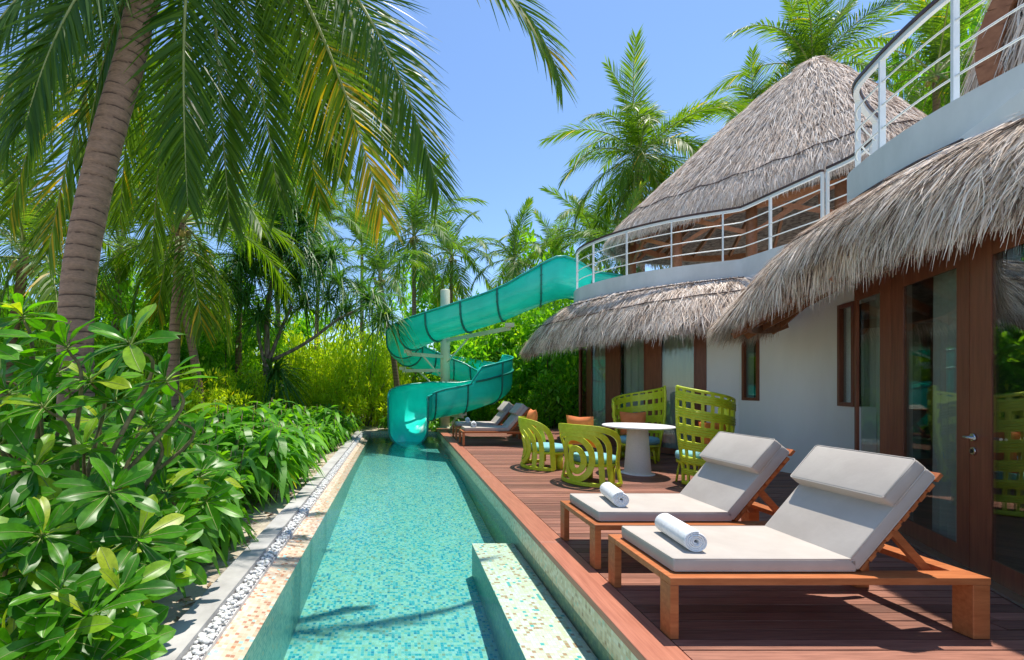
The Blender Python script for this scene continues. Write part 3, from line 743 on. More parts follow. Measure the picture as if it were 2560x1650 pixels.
# ---------------------------------------------------------------- railings
def railing(path, label, spacing, zt=4.70, sec=.045):
    root = empty('balcony_railing', (path[0][0], path[0][1], PT), 0, label, 'railing', 'white metal balcony railings')
    base = Vector(root.location)
    P = resample([(a, b, 0) for a, b in path], 160)[:, :2]
    s = np.concatenate([[0], np.cumsum(np.linalg.norm(np.diff(P, axis=0), axis=1))])
    def pt(t): return Vector((np.interp(t, s, P[:,0]), np.interp(t, s, P[:,1]), 0))
    def tan(t): return (pt(min(t+.03, s[-1]))-pt(max(t-.03, 0))).normalized()
    first = None; n = max(2, round(s[-1]/spacing))
    for k in range(n+1):
        t = s[-1]*k/n; p = pt(t); d = tan(t)
        if first is None:
            first = MB().box((0,0,(zt-PT-.04)/2), (sec, .022, zt-PT-.04)).build('post', M['metal_white'], root); o = first
        else: o = first.copy(); col.objects.link(o)
        o.location = p-Vector((base.x, base.y, 0)); o.rotation_euler.z = math.atan2(d.y, d.x)+math.pi/2
    pts = [pt(t) for t in np.linspace(0, s[-1], 110)]
    for z in (3.98, 4.21, 4.44):
        MB().tube([(p.x-base.x, p.y-base.y, z-PT) for p in pts], .0095, 6).build('rail', M['metal_white'], root)
    top = MB(); flat = MB()
    top.ribbon([(p.x-base.x, p.y-base.y) for p in offset_pts(pts, -.035)], zt-PT, zt-PT+.035, .07)
    flat.ribbon([(p.x-base.x, p.y-base.y) for p in offset_pts(pts, -.022)], zt-PT-.045, zt-PT-.002, .044)
    top.build('handrail', M['handrail'], root); flat.build('handrail_base', M['metal_white'], root)
    return root
def offset_pts(pts, d):
    Q = offset([(p.x, p.y) for p in pts], d); return [Vector((a, b, 0)) for a, b in Q]
rp = offset(par, .07)
split = int(np.argmin(np.linalg.norm(par_np-np.array([6.40,6.5]), axis=1)))
railing(rp[6:split+1], 'white balcony railing with dark wooden handrail curving from the water slide past the conical roof', .78)
railing(rp[split+1:], 'white balcony railing with dark wooden handrail around the near terrace at top right', .74)

# ---------------------------------------------------------------- conical roof pavilion
pav = empty('thatched_pavilion', (0,0,0), 0, 'tall conical thatched roof on round timber posts over the far terrace', 'pavilion', 'thatched roof pavilions')
apex = np.array([9.22, 9.5, 8.66])
ev = [tuple(p) for p in catmull([(7.4,13.2,5.45),(6.15,12.3,5.40),(5.62,11.4,5.36),(5.78,10.7,5.36),(6.45,9.95,5.44),(7.2,9.3,5.54),(7.9,8.5,5.63),(8.5,7.7,5.68),(9.3,7.45,5.68),(10.4,7.7,5.5),(11.4,8.5,5.5),(12.0,9.8,5.5),(11.8,11.8,5.5),(10.6,13.2,5.5),(9.0,13.6,5.5),(7.4,13.2,5.45)], 8)]
E = resample(ev, 120)
def cone_roof(E, apex, parent, count, slen, wid, seed, profile, topr=.05, thick=.2, name='cone'):
    rg = np.random.default_rng(seed); nu = len(E); vv = np.linspace(0, 1, len(profile)); nv = len(profile)
    G = np.zeros((nu, nv, 3))
    for j, (rf, zf) in enumerate(profile):
        G[:, j, :2] = apex[:2]+(E[:, :2]-apex[:2])*rf
        G[:, j, 2] = E[:, 2]+(apex[2]-E[:, 2])*zf
    idx = np.arange(nu*nv).reshape(nu, nv)
    F1 = np.stack([idx[:-1,:-1], idx[1:,:-1], idx[1:,1:], idx[:-1,1:]], -1).reshape(-1,4)
    c = np.array([apex[0], apex[1], 0]); Lw = G.copy(); Lw[:,:,2] -= thick; Lw[:,:,:2] = apex[:2]+(Lw[:,:,:2]-apex[:2])*.97
    V = np.concatenate([G.reshape(-1,3), Lw.reshape(-1,3)]); Fe = np.stack([idx[:-1,-1], idx[1:,-1], idx[1:,-1]+nu*nv, idx[:-1,-1]+nu*nv], -1)
    link('thatch_base', mesh_np(name, V, np.concatenate([F1, F1[:, ::-1]+nu*nv, Fe]), M['thatch_core'], smooth=True), parent)
    area = np.array([p[0] for p in profile])+.03
    cdf = np.concatenate([[0], np.cumsum((area[1:]+area[:-1])/2*1.0)]); cdf /= cdf[-1]
    def surf(u, v):
        a = np.clip(u*(nu-1), 0, nu-1.001); b = np.clip(v*(nv-1), 0, nv-1.001)
        i = a.astype(int); j = b.astype(int); fa = (a-i)[:,None]; fb = (b-j)[:,None]
        p = (G[i,j]*(1-fa)+G[i+1,j]*fa)*(1-fb)+(G[i,j+1]*(1-fa)+G[i+1,j+1]*fa)*fb
        d = nrm((G[i,j+1]-G[i,j])*(1-fa)+(G[i+1,j+1]-G[i+1,j])*fa); j2 = np.maximum(j, 1); s = nrm(G[i+1,j2]-G[i,j2]+1e-6)
        n = nrm(np.cross(s, d)); n *= np.where(n[:,2:3] < 0, -1, 1)
        return p, d, s, n
    u = rg.random(count); v = np.interp(rg.random(count), cdf, vv)
    nf = int(count*.28); v[:nf] = .94+.06*rg.random(nf)
    p, d, s, n = surf(u, v)
    D = nrm(d+s*rg.normal(0, .22, count)[:,None]+n*rg.normal(.07, .07, count)[:,None])
    D[:nf] = nrm(D[:nf]+np.array([0,0,-1.])*rg.uniform(.2,.9,nf)[:,None])
    S = nrm(np.cross(D, n)+n*rg.normal(0, .4, count)[:,None])
    L = slen*rg.uniform(.5, 1.25, count); L[:nf] *= rg.uniform(.8, 1.6, nf); W = wid*rg.uniform(.5, 1.4, count)
    st = p+n*rg.uniform(0, .06, count)[:,None]-d*(L*.3)[:,None]*(v > .08)[:,None]
    V, F = blades(st, D, S, L, W, 2, .12)
    tint = np.repeat(np.clip(rg.normal(.6, .2, count), 0, 1), 6)
    o = link('thatch_strands', mesh_np(name+'_strands', V, F, M['thatch'], tint), parent); o['kind'] = 'stuff'
    return surf
prof = [(.005,1.0),(.035,.985),(.10,.93),(.22,.84),(.34,.72),(.46,.60),(.58,.47),(.70,.345),(.80,.235),(.88,.145),(.95,.06),(1.0,-.02)]
cs_ = cone_roof(E, apex, pav, 95000, .27, .016, 11, prof)
tie(cs_, pav, .80, .02, 300, waves=26, r=.012)
# timber under the cone
pb = MB()
ring = resample([(apex[0]+(p[0]-apex[0])*.86, apex[1]+(p[1]-apex[1])*.86, 5.30) for p in E], 50)
for i in range(49): pb.beam(ring[i], ring[i+1], .08, .16)
pb.build('ring_beam', M['beam'], pav)
for k in (5, 10, 14, 18, 23, 28, 40):
    p = ring[k]; MB().tube([(p[0], p[1], 3.46), (p[0], p[1], 5.3)], .10, 12).build('post', M['beam'], pav)
for k in range(0, 49, 3):
    p = ring[k]; a = np.array([p[0], p[1], 5.36]); MB().beam(a, apex-np.array([0,0,.7]), .06, .11).build('rafter', M['beam'], pav)
for k in (5, 10, 14, 18):
    p = ring[k]; q1 = ring[k+3]; MB().beam((p[0], p[1], 4.7), (q1[0], q1[1], 5.25), .05, .09).build('brace', M['beam'], pav)
    q1 = ring[k-3]; MB().beam((p[0], p[1], 4.7), (q1[0], q1[1], 5.25), .05, .09).build('brace', M['beam'], pav)
# canvas daybed leaning under the pavilion
db = empty('lounge_daybed', (7.3, 9.4, 3.47), R(35), 'cream padded daybed tilted under the conical roof behind the railing', 'daybed')
MB().box((0,0,.16), (1.7,.75,.1)).box((-.75,-.3,.06),(.08,.08,.12)).box((.75,-.3,.06),(.08,.08,.12)).box((-.75,.3,.06),(.08,.08,.12)).box((.75,.3,.06),(.08,.08,.12)).build('frame', M['beam'], db)
MB().box((-.25,0,.26),(1.1,.7,.09)).box((.55,0,.45),(.75,.7,.09),rot=Matrix.Rotation(-R(35),3,'Y')).build('cushion', M['fabric'], db, bevel=.025)

# near pavilion: only its shaggy edge and round timber opening show at the top right corner
pav2 = empty('thatched_pavilion', (0,0,0), 0, 'shaggy hanging thatch with round timber arch at the top right corner above the near terrace', 'pavilion', 'thatched roof pavilions')
ap2 = np.array([8.9, 4.1, 8.8])
E2 = np.array([(ap2[0]+2.42*math.cos(a), ap2[1]+1.75*math.sin(a), 4.95+.12*math.sin(3*a)) for a in np.linspace(0, 2*math.pi, 90)])
prof2 = [(.01,1.0),(.25,.93),(.5,.82),(.7,.66),(.82,.48),(.90,.30),(.96,.14),(1.0,0.0)]
cone_roof(E2, ap2, pav2, 26000, .55, .02, 12, prof2, name='near_cone')
ab = MB()
cc = Vector((6.92, 3.85, 5.05)); ex = Vector((.35,-.93,0)).normalized()
ringp = [cc+ex*(.95*math.cos(a))+Vector((0,0,1.15*math.sin(a))) for a in np.linspace(0, 2*math.pi, 40)]
nn_ = Vector((-.93,-.35,0)).normalized()
for i in range(39): ab.beam(ringp[i], ringp[i+1], .3, .17, up=(ringp[i]-cc))
ab.build('round_arch', M['beam'], pav2)
for a in (2.2, 3.1, 4.0, 5.2, 0.4):
    MB().tube([(ap2[0]+1.5*math.cos(a), ap2[1]+1.35*math.sin(a), 3.46), (ap2[0]+1.5*math.cos(a), ap2[1]+1.35*math.sin(a), 5.6)], .09, 10).build('post', M['beam'], pav2)
# ------------------------------------------------------------------ water slide
sl_root = empty('water_slide', (1.64, 15.0, -.12), 0, 'turquoise open fibreglass water slide spiralling round a cream pole into the pool', 'water slide')
SL = Vector(sl_root.location)
ctrl = [(5.7,11.9,3.82),(5.0,11.55,3.80),(4.3,11.3,3.74),(3.55,11.45,3.50),(2.8,11.85,3.22),(1.9,12.35,2.98),(1.05,12.95,2.78),(.42,13.75,2.58),(.15,14.75,2.38),(.45,15.75,2.14),(1.2,16.35,1.92),(2.1,16.5,1.68),(2.95,16.2,1.42),(3.45,15.4,1.16),(3.25,14.6,.95),(2.6,14.1,.72),(1.9,13.95,.52),(1.25,13.95,.38),(.72,13.8,.24),(.38,13.3,.05),(.29,12.75,-.14),(.28,12.35,-.33)]
cl = resample(catmull(ctrl, 10), 240)
Tn = nrm(np.gradient(cl, axis=0))
Th = nrm(np.stack([Tn[:,0], Tn[:,1], np.zeros(240)], 1))
Rt = np.stack([Th[:,1], -Th[:,0], np.zeros(240)], 1)   # right of travel
f240 = np.linspace(0, 1, 240)
ss = np.concatenate([[0], np.cumsum(np.linalg.norm(np.diff(cl, axis=0), axis=1))])
SLEN = ss[-1]
key = lambda pts: np.interp(f240, [a for a, _ in pts], [b for _, b in pts])
# wall heights above floor (left of travel, right of travel)
near_i = lambda x, y: int(np.argmin(np.linalg.norm(cl[:, :2]-np.array([x, y]), axis=1)))
iA, iB = near_i(3.35,15.75), near_i(2.35,14.03); fA, fB, fP = iA/239, iB/239, near_i(4.15,11.3)/239
hl = key([(0,.35),(fP-.045,.42),(fP,1.02),(fP+.06,.76),(.3,.76),(.45,.92),(fA-.004,.98),(fA+.004,1.36),(fB-.004,1.36),(fB+.004,.90),(.9,.90),(.95,1.1),(1,1.3)])
hr = key([(0,.35),(.05,.4),(.10,.6),(.16,.65),(.28,.75),(.5,.75),(.76,.75),(.82,.95),(.88,1.2),(.94,1.3),(1,1.42)])
def section(i, grow=0.0, k=16, r=.53):
    """cross-section points left rim -> right rim at station i"""
    pts = []
    for h, sgn in ((hl[i], -1), (hr[i], 1)):
        side = []
        nb = k//2
        for j in range(nb+1):
            a = math.pi/2*j/nb
            side.append((sgn*(r+grow)*math.sin(a), r-(r+grow)*math.cos(a)))
        for j in (1, 2, 3):
            zz = r+(max(h, r+.02)-r)*j/3
            side.append((sgn*(r+grow+.02*j/3), zz))
        pts.append(side)
    full = pts[0][::-1]+pts[1][1:]
    out = []
    for x, z in full:
        out.append(Vector(cl[i])+Vector(Rt[i])*x+Vector((0,0,z))-SL)
    return out
nsec = 17
b_idx = [int(round(x)) for x in np.linspace(0, 239, nsec+1)]
for s in range(nsec):
    a, b = b_idx[s], b_idx[s+1]; rows_ = [section(i) for i in range(a, b+1)]; n = len(rows_[0])
    V = []; F = []
    for r_ in rows_: V += r_
    inner_n = len(V)
    for i in range(a, b+1): V += section(i, .014)
    for i in range(len(rows_)-1):
        for j in range(n-1):
            q = (i*n+j, i*n+j+1, (i+1)*n+j+1, (i+1)*n+j); F.append(q); F.append(tuple(x+inner_n for x in q[::-1]))
        for j in (0, n-1):
            F.append((i*n+j, (i+1)*n+j, (i+1)*n+j+inner_n, i*n+j+inner_n))
    o = link('slide_section', mesh_np('slide_section', [tuple(v) for v in V], np.array(F), M['slide'], smooth=True), sl_root)
for s in range(1, nsec+1):
    i = b_idx[s]; t = Vector(Tn[i]); A = section(i, .012); B = section(i, .058); n = len(A); V = []; F = []
    for q in (-1, 1):
        for src in (A, B): V += [v+t*(.020*q) for v in src]
    for j in range(n-1):
        F += [(j, j+1, n+j+1, n+j), (2*n+j, 3*n+j, 3*n+j+1, 2*n+j+1), (n+j, n+j+1, 3*n+j+1, 3*n+j), (j, 2*n+j, 2*n+j+1, j+1)]
    fl_ = link('flange', mesh_np('flange', [tuple(v) for v in V], np.array(F), M['slide_dark']), sl_root)
    bt = MB()
    for j in range(2, n-1, 2):
        c = (A[j]*.4+B[j]*.6); bt.tube([c-t*.034, c+t*.034], .012, 5)
    bt.build('bolts', M['slide_dark'], fl_)
for sgn in (0, -1):
    pts = [section(i, .02)[sgn] for i in range(0, 240, 2)]+[section(239, .02)[sgn]]
    MB().tube(pts, .030, 7).build('rim', M['slide_rim'], sl_root)
# seam where the raised wall is bolted on, outer side of the low turn
pts = []
for i in range(iA, iB+1):
    c = Vector(cl[i])-Vector(Rt[i])*(.53+.045)+Vector((0,0,.93))-SL; pts.append(c)
MB().tube(pts, .032, 6).build('seam_flange', M['slide_dark'], sl_root)
mb = MB(); mb.lathe([(.165,0),(.165,4.9),(.15,4.92)], 24); mb.lathe([(.26,0),(.26,.14)], 20); mb.build('pole', M['pole'], sl_root)
arms = [((1.64,15,3.02),(3.05,11.75,3.02)),((1.64,15,2.46),(.30,13.7,2.46)),((1.64,15,1.98),(.15,15.3,1.98)),((1.64,15,1.55),(2.1,16.4,1.55)),((1.64,15,.86),(3.35,14.9,.86)),((1.64,15,1.12),(2.9,16.1,1.12)),((1.64,15,.44),(2.1,13.95,.44))]
for a, b in arms:
    a = Vector(a)-SL; b = Vector(b)-SL; d = (b-a).normalized(); a2 = a+d*.16
    MB().beam(a2, b, .09, .11).build('support_arm', M['pole'], sl_root)
    MB().tube([a+d*.17-Vector((0,0,.75)), a+d*min((b-a).length*.6, 1.5)-Vector((0,0,.05))], .03, 6).build('brace', M['pole'], sl_root)
    MB().prism([(b.x-.12,b.y-.05),(b.x+.12,b.y-.05),(b.x+.12,b.y+.05),(b.x-.12,b.y+.05)], b.z+.03, b.z+.14).build('saddle', M['pole'], sl_root)

# ------------------------------------------------------------------ loungers
def rot_y(a): return Matrix.Rotation(a, 3, 'Y')
def make_lounger():
    root = empty('sun_lounger', (0,0,0))
    L, Wd, H = 1.80, .715, .345
    mb = MB()
    mb.box((L/2, .05, H-.02), (L, .10, .04)); mb.box((L/2, Wd-.05, H-.02), (L, .10, .04))
    mb.box((.05, Wd/2, H-.0205), (.10, Wd-.202, .039)); mb.box((L-.05, Wd/2, H-.0205), (.10, Wd-.202, .039))
    mb.build('frame', M['teak'], root, bevel=.003)
    lg = MB().box((0,0,(H-.041)/2), (.048, .095, H-.041)).build('leg', M['teak'], root, bevel=.003)
    lg.location = (.025, .049, 0)
    for x, y in ((.025, Wd-.049), (L-.05, .049), (L-.05, Wd-.049)):
        c = lg.copy(); col.objects.link(c); c.location = (x, y, 0)
        if x > 1: c.scale = (2.0,1,1)
    # seat slats
    sm_ = MB().box((0,0,0), (.055, Wd-.206, .018)).build('slat', M['teak'], root); sm_.location = (.15, Wd/2, H-.012)
    for k in range(1, 13):
        c = sm_.copy(); col.objects.link(c); c.location = (.15+.078*k, Wd/2, H-.012)
    hx, hz, ang, bl = 1.13, H+.0, R(50), .69
    d = Vector((math.cos(ang), 0, math.sin(ang))); n = Vector((-math.sin(ang), 0, math.cos(ang)))
    o0 = Vector((hx, 0, hz))
    for yy_ in (.13, Wd-.13):
        MB().beam(o0+Vector((0,yy_,0))-n*.035, o0+d*bl+Vector((0,yy_,0))-n*.035, .03, .045, up=n).build('back_rail', M['teak'], root)
    s0 = MB().box((0,0,0), (.05, Wd-.14, .022)).build('back_slat', M['teak'], root)
    for k in range(10):
        c = s0 if k == 0 else s0.copy()
        if k: col.objects.link(c)
        p = o0+d*(.045+.075*k)-n*.005+Vector((0,Wd/2,0)); c.location = p; c.rotation_euler = (0, -ang, 0)
    for yy_ in (.17, Wd-.17):
        MB().beam(o0+d*.36+Vector((0,yy_,0))-n*.05, Vector((hx+.53, yy_, H-.05)), .028, .045, up=(1,0,0)).build('prop_bar', M['teak'], root)
    for yy_ in (.115, Wd-.115): MB().beam((hx-.05,yy_,H-.055), (L-.06,yy_,H-.055), .028, .04).build('rack_rail', M['teak'], root)
    # cushions
    def pip(rot, c, lx, ly, lz, name):
        mb = MB(); q = .010
        for s in (-1, 1):
            X, Y_, Z = lx/2-q*.35, ly/2-q*.35, lz/2-q*.35
            P = [(-X+q,-Y_),(X-q,-Y_),(X,-Y_+q),(X,Y_-q),(X-q,Y_),(-X+q,Y_),(-X,Y_-q),(-X,-Y_+q),(-X+q,-Y_)]
            mb.tube([c+rot @ Vector((x, y, s*Z)) for x, y in P], .0042, 6)
        mb.build(name, M['fabric'], root)
    MB().box((hx/2+.025, Wd/2, H+.045), (hx-.07, Wd-.13, .075)).build('seat_cushion', M['fabric'], root, bevel=.013, seg=3)
    pip(Matrix.Identity(3), Vector((hx/2+.025, Wd/2, H+.045)), hx-.07, Wd-.13, .075, 'seat_piping')
    rt = Matrix((d, Vector((0,1,0)), n)).transposed()
    c = o0+d*(bl/2+.015)+n*.052+Vector((0,Wd/2,0))
    MB().box(c, (bl+.02, Wd-.13, .075), rot=rt).build('back_cushion', M['fabric'], root, bevel=.013, seg=3)
    pip(rt, c, bl+.02, Wd-.13, .075, 'back_piping')
    c = o0+d*(bl-.125)+n*.134+Vector((0,Wd/2,0))
    MB().box(c, (.30, Wd-.12, .084), rot=rt).build('head_cushion', M['fabric'], root, bevel=.018, seg=3)
    pip(rt, c, .30, Wd-.12, .084, 'head_piping')
    mb = MB(); c0 = o0+d*(bl-.27)+n*.092+Vector((0,.063,0)); 
    return root
def make_towel():
    """rolled towel with a spiral end, axis along Y"""
    root = empty('rolled_towel', (0,0,0))
    V = []; F = []; n = 150; L = .37; turns = 4.6; r0, r1 = .012, .066
    th = .0105
    segs = 14
    rr = random.Random(3)
    def pt(i, off):
        t = i/n; a = -t*turns*2*math.pi-1.2; r = r0+(r1-r0)*t+off; return r*math.cos(a), r*math.sin(a)
    ysr = [-L/2, -L/2+.006]+list(np.linspace(-L/2+.03, L/2-.03, segs-4))+[L/2-.006, L/2]
    for y_i, y in enumerate(ysr):
        for i in range(n+1):
            e = .0025*math.sin(i*.13)+rr.uniform(-.0008,.0008)
            edge = 1 if 0 < y_i < len(ysr)-1 else .35
            for off in (-th/2*edge, th/2*edge):
                x, z = pt(i, off); V.append((x+.0, y+e*(1 if y_i in (0, len(ysr)-1) else 0), z*.94))
    m = (n+1)*2
    for q in range(len(ysr)-1):
        for i in range(n):
            a = q*m+2*i; F.append((a, a+2, a+2+m, a+m)); F.append((a+1, a+1+m, a+3+m, a+3))
    for q in (0, len(ysr)-1):
        for i in range(n):
            a = q*m+2*i; F.append((a, a+1, a+3, a+2) if q == 0 else (a, a+2, a+3, a+1))
    o = link('towel_roll', mesh_np('towel_roll', V, np.array(F), M['towel'], smooth=True), root)
    return root
L0 = make_lounger(); T0 = make_towel()
lspots = [(1.525, 2.40, 'near sun lounger at the bottom right with grey cushions and a rolled towel', 'second sun lounger from the front, between the nearest one and the green chairs'),
          (1.525, 3.32, '', ''), (1.535, 10.2, '', ''), (1.535, 11.5, '', '')]
llab = ['nearest teak sun lounger with grey cushions, in the foreground at the bottom right',
        'teak sun lounger with raised back between the nearest lounger and the tall green chair',
        'distant teak sun lounger left of the low green chairs, nearer of the far pair',
        'farthest teak sun lounger, beside the foot of the water slide']
tlab = ['white rolled towel on the nearest sun lounger', 'white rolled towel on the second sun lounger, beyond the nearest one',
        'white rolled towel on the nearer of the two distant loungers', 'white rolled towel on the farthest lounger by the slide']
tpos = [(1.80, 2.74, R(-6)), (1.86, 3.69, R(-10)), (1.86, 10.55, R(-8)), (1.92, 11.85, R(-8))]
for i, (x, y, _, _) in enumerate(lspots):
    o = L0 if i == 0 else copy_tree(L0); o.location = (x, y, 0); tag(o, llab[i], 'sun lounger', 'teak sun loungers on the deck')
    t = T0 if i == 0 else copy_tree(T0); t.location = (tpos[i][0], tpos[i][1], .345+.083+.062); t.rotation_euler.z = tpos[i][2]; tag(t, tlab[i], 'towel', 'rolled towels on the loungers')

# ------------------------------------------------------------------ low shell chairs of nested ribbons
def shellR(z): # hourglass radius of the shell
    return float(np.interp(z, [0,.12,.3,.45,.62,.76,.85], [.40,.375,.345,.36,.40,.425,.43]))
def ribbon_on_shell(pts, w, th, closed=False, lift=0.0):
    """pts (u angle, z) along the shell; ribbon flat against it"""
    P = []; Nn = []
    for u, z in pts:
        r = shellR(z)*(1.0+.06*math.cos(u))+lift; P.append(Vector((r*math.cos(u), r*math.sin(u)*1.05, z))); Nn.append(Vector((math.cos(u), math.sin(u), 0)))
    m = len(P); V = []; F = []
    for i in range(m):
        a = P[(i-1) % m] if closed else P[max(i-1,0)]; b = P[(i+1) % m] if closed else P[min(i+1,m-1)]
        t = (b-a).normalized(); s = t.cross(Nn[i]).normalized(); n = Nn[i]
        for (q, e) in ((-1,-1),(1,-1),(1,1),(-1,1)): V.append(P[i]+s*(w/2*q)+n*(th/2*e))
    k = m if closed else m-1
    for i in range(k):
        j = (i+1) % m
        for q in range(4): F.append((i*4+q, i*4+(q+1)%4, j*4+(q+1)%4, j*4+q))
    if not closed: F += [(0,1,2,3), (4*m-1,4*m-2,4*m-3,4*m-4)]
    return V, F
def make_tub_chair():
    """back centre towards local +X, opening towards -X"""
    root = empty('shell_armchair', (0,0,0))
    for (a_, top, z0) in ((.26,.60,.14),):
        pass
    ovals = [(.27,.165,.36,.085),(.56,.30,.385,.085)]
    for (au, az, zc, w_) in ovals:
        pts = []
        for k in range(36):
            t = 2*math.pi*k/36; e = .72+.28*(1-math.sin(t))/2*1.0 if math.sin(t) > 0 else 1.0
            pts.append((au*math.cos(t), zc+az*math.sin(t)))
        v, f = ribbon_on_shell(pts, w_, .022, True); MB().add(v, f).build('loop', M['lime'], root, bevel=.006)
    arches = [(.88,.735,.078),(1.20,.785,.080),(1.68,.835,.085)]
    for (au, zt, w_) in arches:
        pts = []
        n = 44
        for k in range(n+1):
            s = -1+2*k/n
            t = math.pi*(1-(k/n)); x = math.cos(t); zz = math.sin(t)
            u = au*np.sign(x)*abs(x)**.62; z = .03+(zt-.03)*abs(zz)**.50
            pts.append((u*(1.0), z))
        # feet run down to the base ring
        v, f = ribbon_on_shell(pts, w_, .024, lift=.006*(au-.5)); MB().add(v, f).build('rib', M['lime'], root, bevel=.006)
    pts = [(u, .032) for u in np.linspace(-1.72, 1.72, 40)]
    v, f = ribbon_on_shell(pts, .055, .032); MB().add(v, f).build('base_ring', M['lime'], root, bevel=.006)
    pts = [(u, .825) for u in np.linspace(-.55, .55, 14)]
    MB().lathe([(.30,.26),(.315,.27),(.315,.30),(.30,.305)], 28, (-.03,0,0)).build('seat_frame', M['lime'], root)
    MB().lathe([(.02,.306),(.29,.306),(.32,.325),(.325,.36),(.31,.392),(.27,.402),(.02,.404)], 32, (-.03,0,0)).build('seat', M['blue_seat'], root)
    pl = MB(); pl.lathe([(.05,.0),(.05,.26)], 10, (-.20,.18,0)); pl.lathe([(.05,.0),(.05,.26)], 10, (-.20,-.18,0)); pl.build('front_leg', M['lime'], root)
    return root
def pillow_mesh(s=.46, th=.16):
    n = 14; V = []; F = []
    for side in (1, -1):
        for i in range(n+1):
            for j in range(n+1):
                x = (i/n*2-1); y = (j/n*2-1)
                pull = 1-.10*(1-abs(x))*abs(y)**3-.0; pull2 = 1-.10*(1-abs(y))*abs(x)**3
                h = th/2*((1-abs(x)**2.6)*(1-abs(y)**2.6))**.55
                V.append((side*h, x*s/2*pull2, y*s/2*pull))
    m = (n+1)**2
    for i in range(n):
        for j in range(n):
            a = i*(n+1)+j; F.append((a, a+1, a+n+2, a+n+1)); F.append((m+a, m+a+n+1, m+a+n+2, m+a+1))
    return mesh_np('pillow', V, np.array(F), M['orange'], smooth=True)
pil_me = pillow_mesh()
def put_pillow(x, y, z, rz, tilt, label):
    o = link('pillow', pil_me, None, (x, y, z)); o.rotation_euler = (0, tilt, rz)
    tag(o, label, 'pillow', 'orange scatter pillows')
ch = make_tub_chair(); ch.location = (2.90, 6.40, 0); ch.rotation_euler.z = R(212)
tag(ch, 'low lime green shell armchair with loop back, in front of the white table', 'armchair', 'lime green garden chairs')
c2_ = copy_tree(ch); c2_.location = (2.60, 7.55, 0); c2_.rotation_euler.z = R(172)
tag(c2_, 'low lime green shell armchair at far left of the table, beside the distant loungers', 'armchair', 'lime green garden chairs')
put_pillow(2.70, 6.34, .76, R(212), R(8), 'orange pillow on the low green armchair nearest the pool edge camera side')
put_pillow(2.36, 7.60, .79, R(175), R(-8), 'orange pillow on the leftmost green armchair')

# ------------------------------------------------------------------ tall woven chairs
def make_tall_chair(flip=1):
    """shell centre towards local +X, opening -X; side +Y*flip is the tall side"""
    root = empty('high_back_chair', (0,0,0))
    ncol, nrow = 11, 7
    umax = 1.75
    ue = []  # u edges alternating bar, hole
    bar = .32
    for k in range(ncol): ue += [k, k+bar]
    ue.append(ncol); ue.append(ncol+bar)
    ue = np.array(ue)/(ncol+bar)*2*umax-umax
    band = [0,.035,.105,.165,.225,.295,.37,.46,.53,.63,.70,.80,.87,.965,1.0]
    ze = band
    def P(u, zf, off=0):
        fl = (u*flip/umax+1)/2
        h = 1.10+.32*fl**.8
        z = .015+zf*(h-.015)
        r = float(np.interp(z, [0,.25,.5,.85,1.2,1.45], [.33,.335,.38,.43,.44,.43]))+off
        return Vector((r*math.cos(u)*1.0-.04, r*math.sin(u), z))
    V = []; F = []; nz = len(ze); vid = {}
    def vv(i, j):
        if (i, j) not in vid: vid[(i, j)] = len(V); V.append(P(ue[i], ze[j]))
        return vid[(i, j)]
    for i in range(len(ue)-1):
        for j in range(nz-1):
            hole = (i % 2 == 1) and (j % 2 == 1) and j < nz-1
            if not hole: F.append((vv(i,j), vv(i+1,j), vv(i+1,j+1), vv(i,j+1)))
    mb = MB(); mb.add(V, F); o = mb.build('woven_shell', M['lime'], root)
    md = o.modifiers.new('thick', 'SOLIDIFY'); md.thickness = .032; md.offset = 0
    for s in (-1, 1):
        MB().tube([P(s*umax, z) for z in np.linspace(0, 1, 14)], .021, 7).build('edge_tube', M['lime'], root)
    MB().tube([P(u, 1.0) for u in np.linspace(-umax, umax, 30)], .021, 7).build('top_tube', M['lime'], root)
    MB().tube([P(u, .0, 0)+Vector((0,0,.01)) for u in np.linspace(-umax, umax, 30)], .02, 7).build('base_tube', M['lime'], root)
    # woven bands standing proud
    for j in range(0, nz-1, 2):
        zc = (ze[j]+ze[j+1])/2; hb = (ze[j+1]-ze[j])
        mbb = MB()
        for q in (.22, .5, .78):
            mbb.tube([P(u, ze[j]+hb*q, .017) for u in np.linspace(-umax, umax, 36)], .010, 5)
        mbb.build('woven_band', M['lime'], root)
    MB().lathe([(.30,.29),(.325,.30),(.325,.335),(.30,.34)], 28, (-.12,0,0)).build('seat_frame', M['lime'], root)
    MB().lathe([(.02,.341),(.30,.341),(.335,.36),(.34,.41),(.325,.455),(.28,.465),(.02,.467)], 32, (-.12,0,0)).build('seat', M['blue_seat'], root)
    for s in (-1, 1): MB().tube([(-.30, .2*s, .29), (-.33, .24*s, .0)], .018, 7).build('front_leg', M['lime'], root)
    return root
tc = make_tall_chair(-1); tc.scale = (.84,.84,1); tc.location = (4.40, 6.16, 0); tc.rotation_euler.z = R(-80)
tag(tc, 'tall lime green woven chair seen from behind, right of the white table', 'chair', 'lime green garden chairs')
tc2 = make_tall_chair(-1); tc2.location = (4.62, 8.25, 0); tc2.rotation_euler.z = R(68)
tag(tc2, 'tall lime green woven chair facing us behind the white table', 'chair', 'lime green garden chairs')
put_pillow(4.44, 6.02, .70, R(-78), R(-10), 'orange pillow seen through the holes of the tall chair right of the table')
put_pillow(4.55, 8.30, .70, R(68), R(8), 'orange pillow on the tall green chair behind the table')

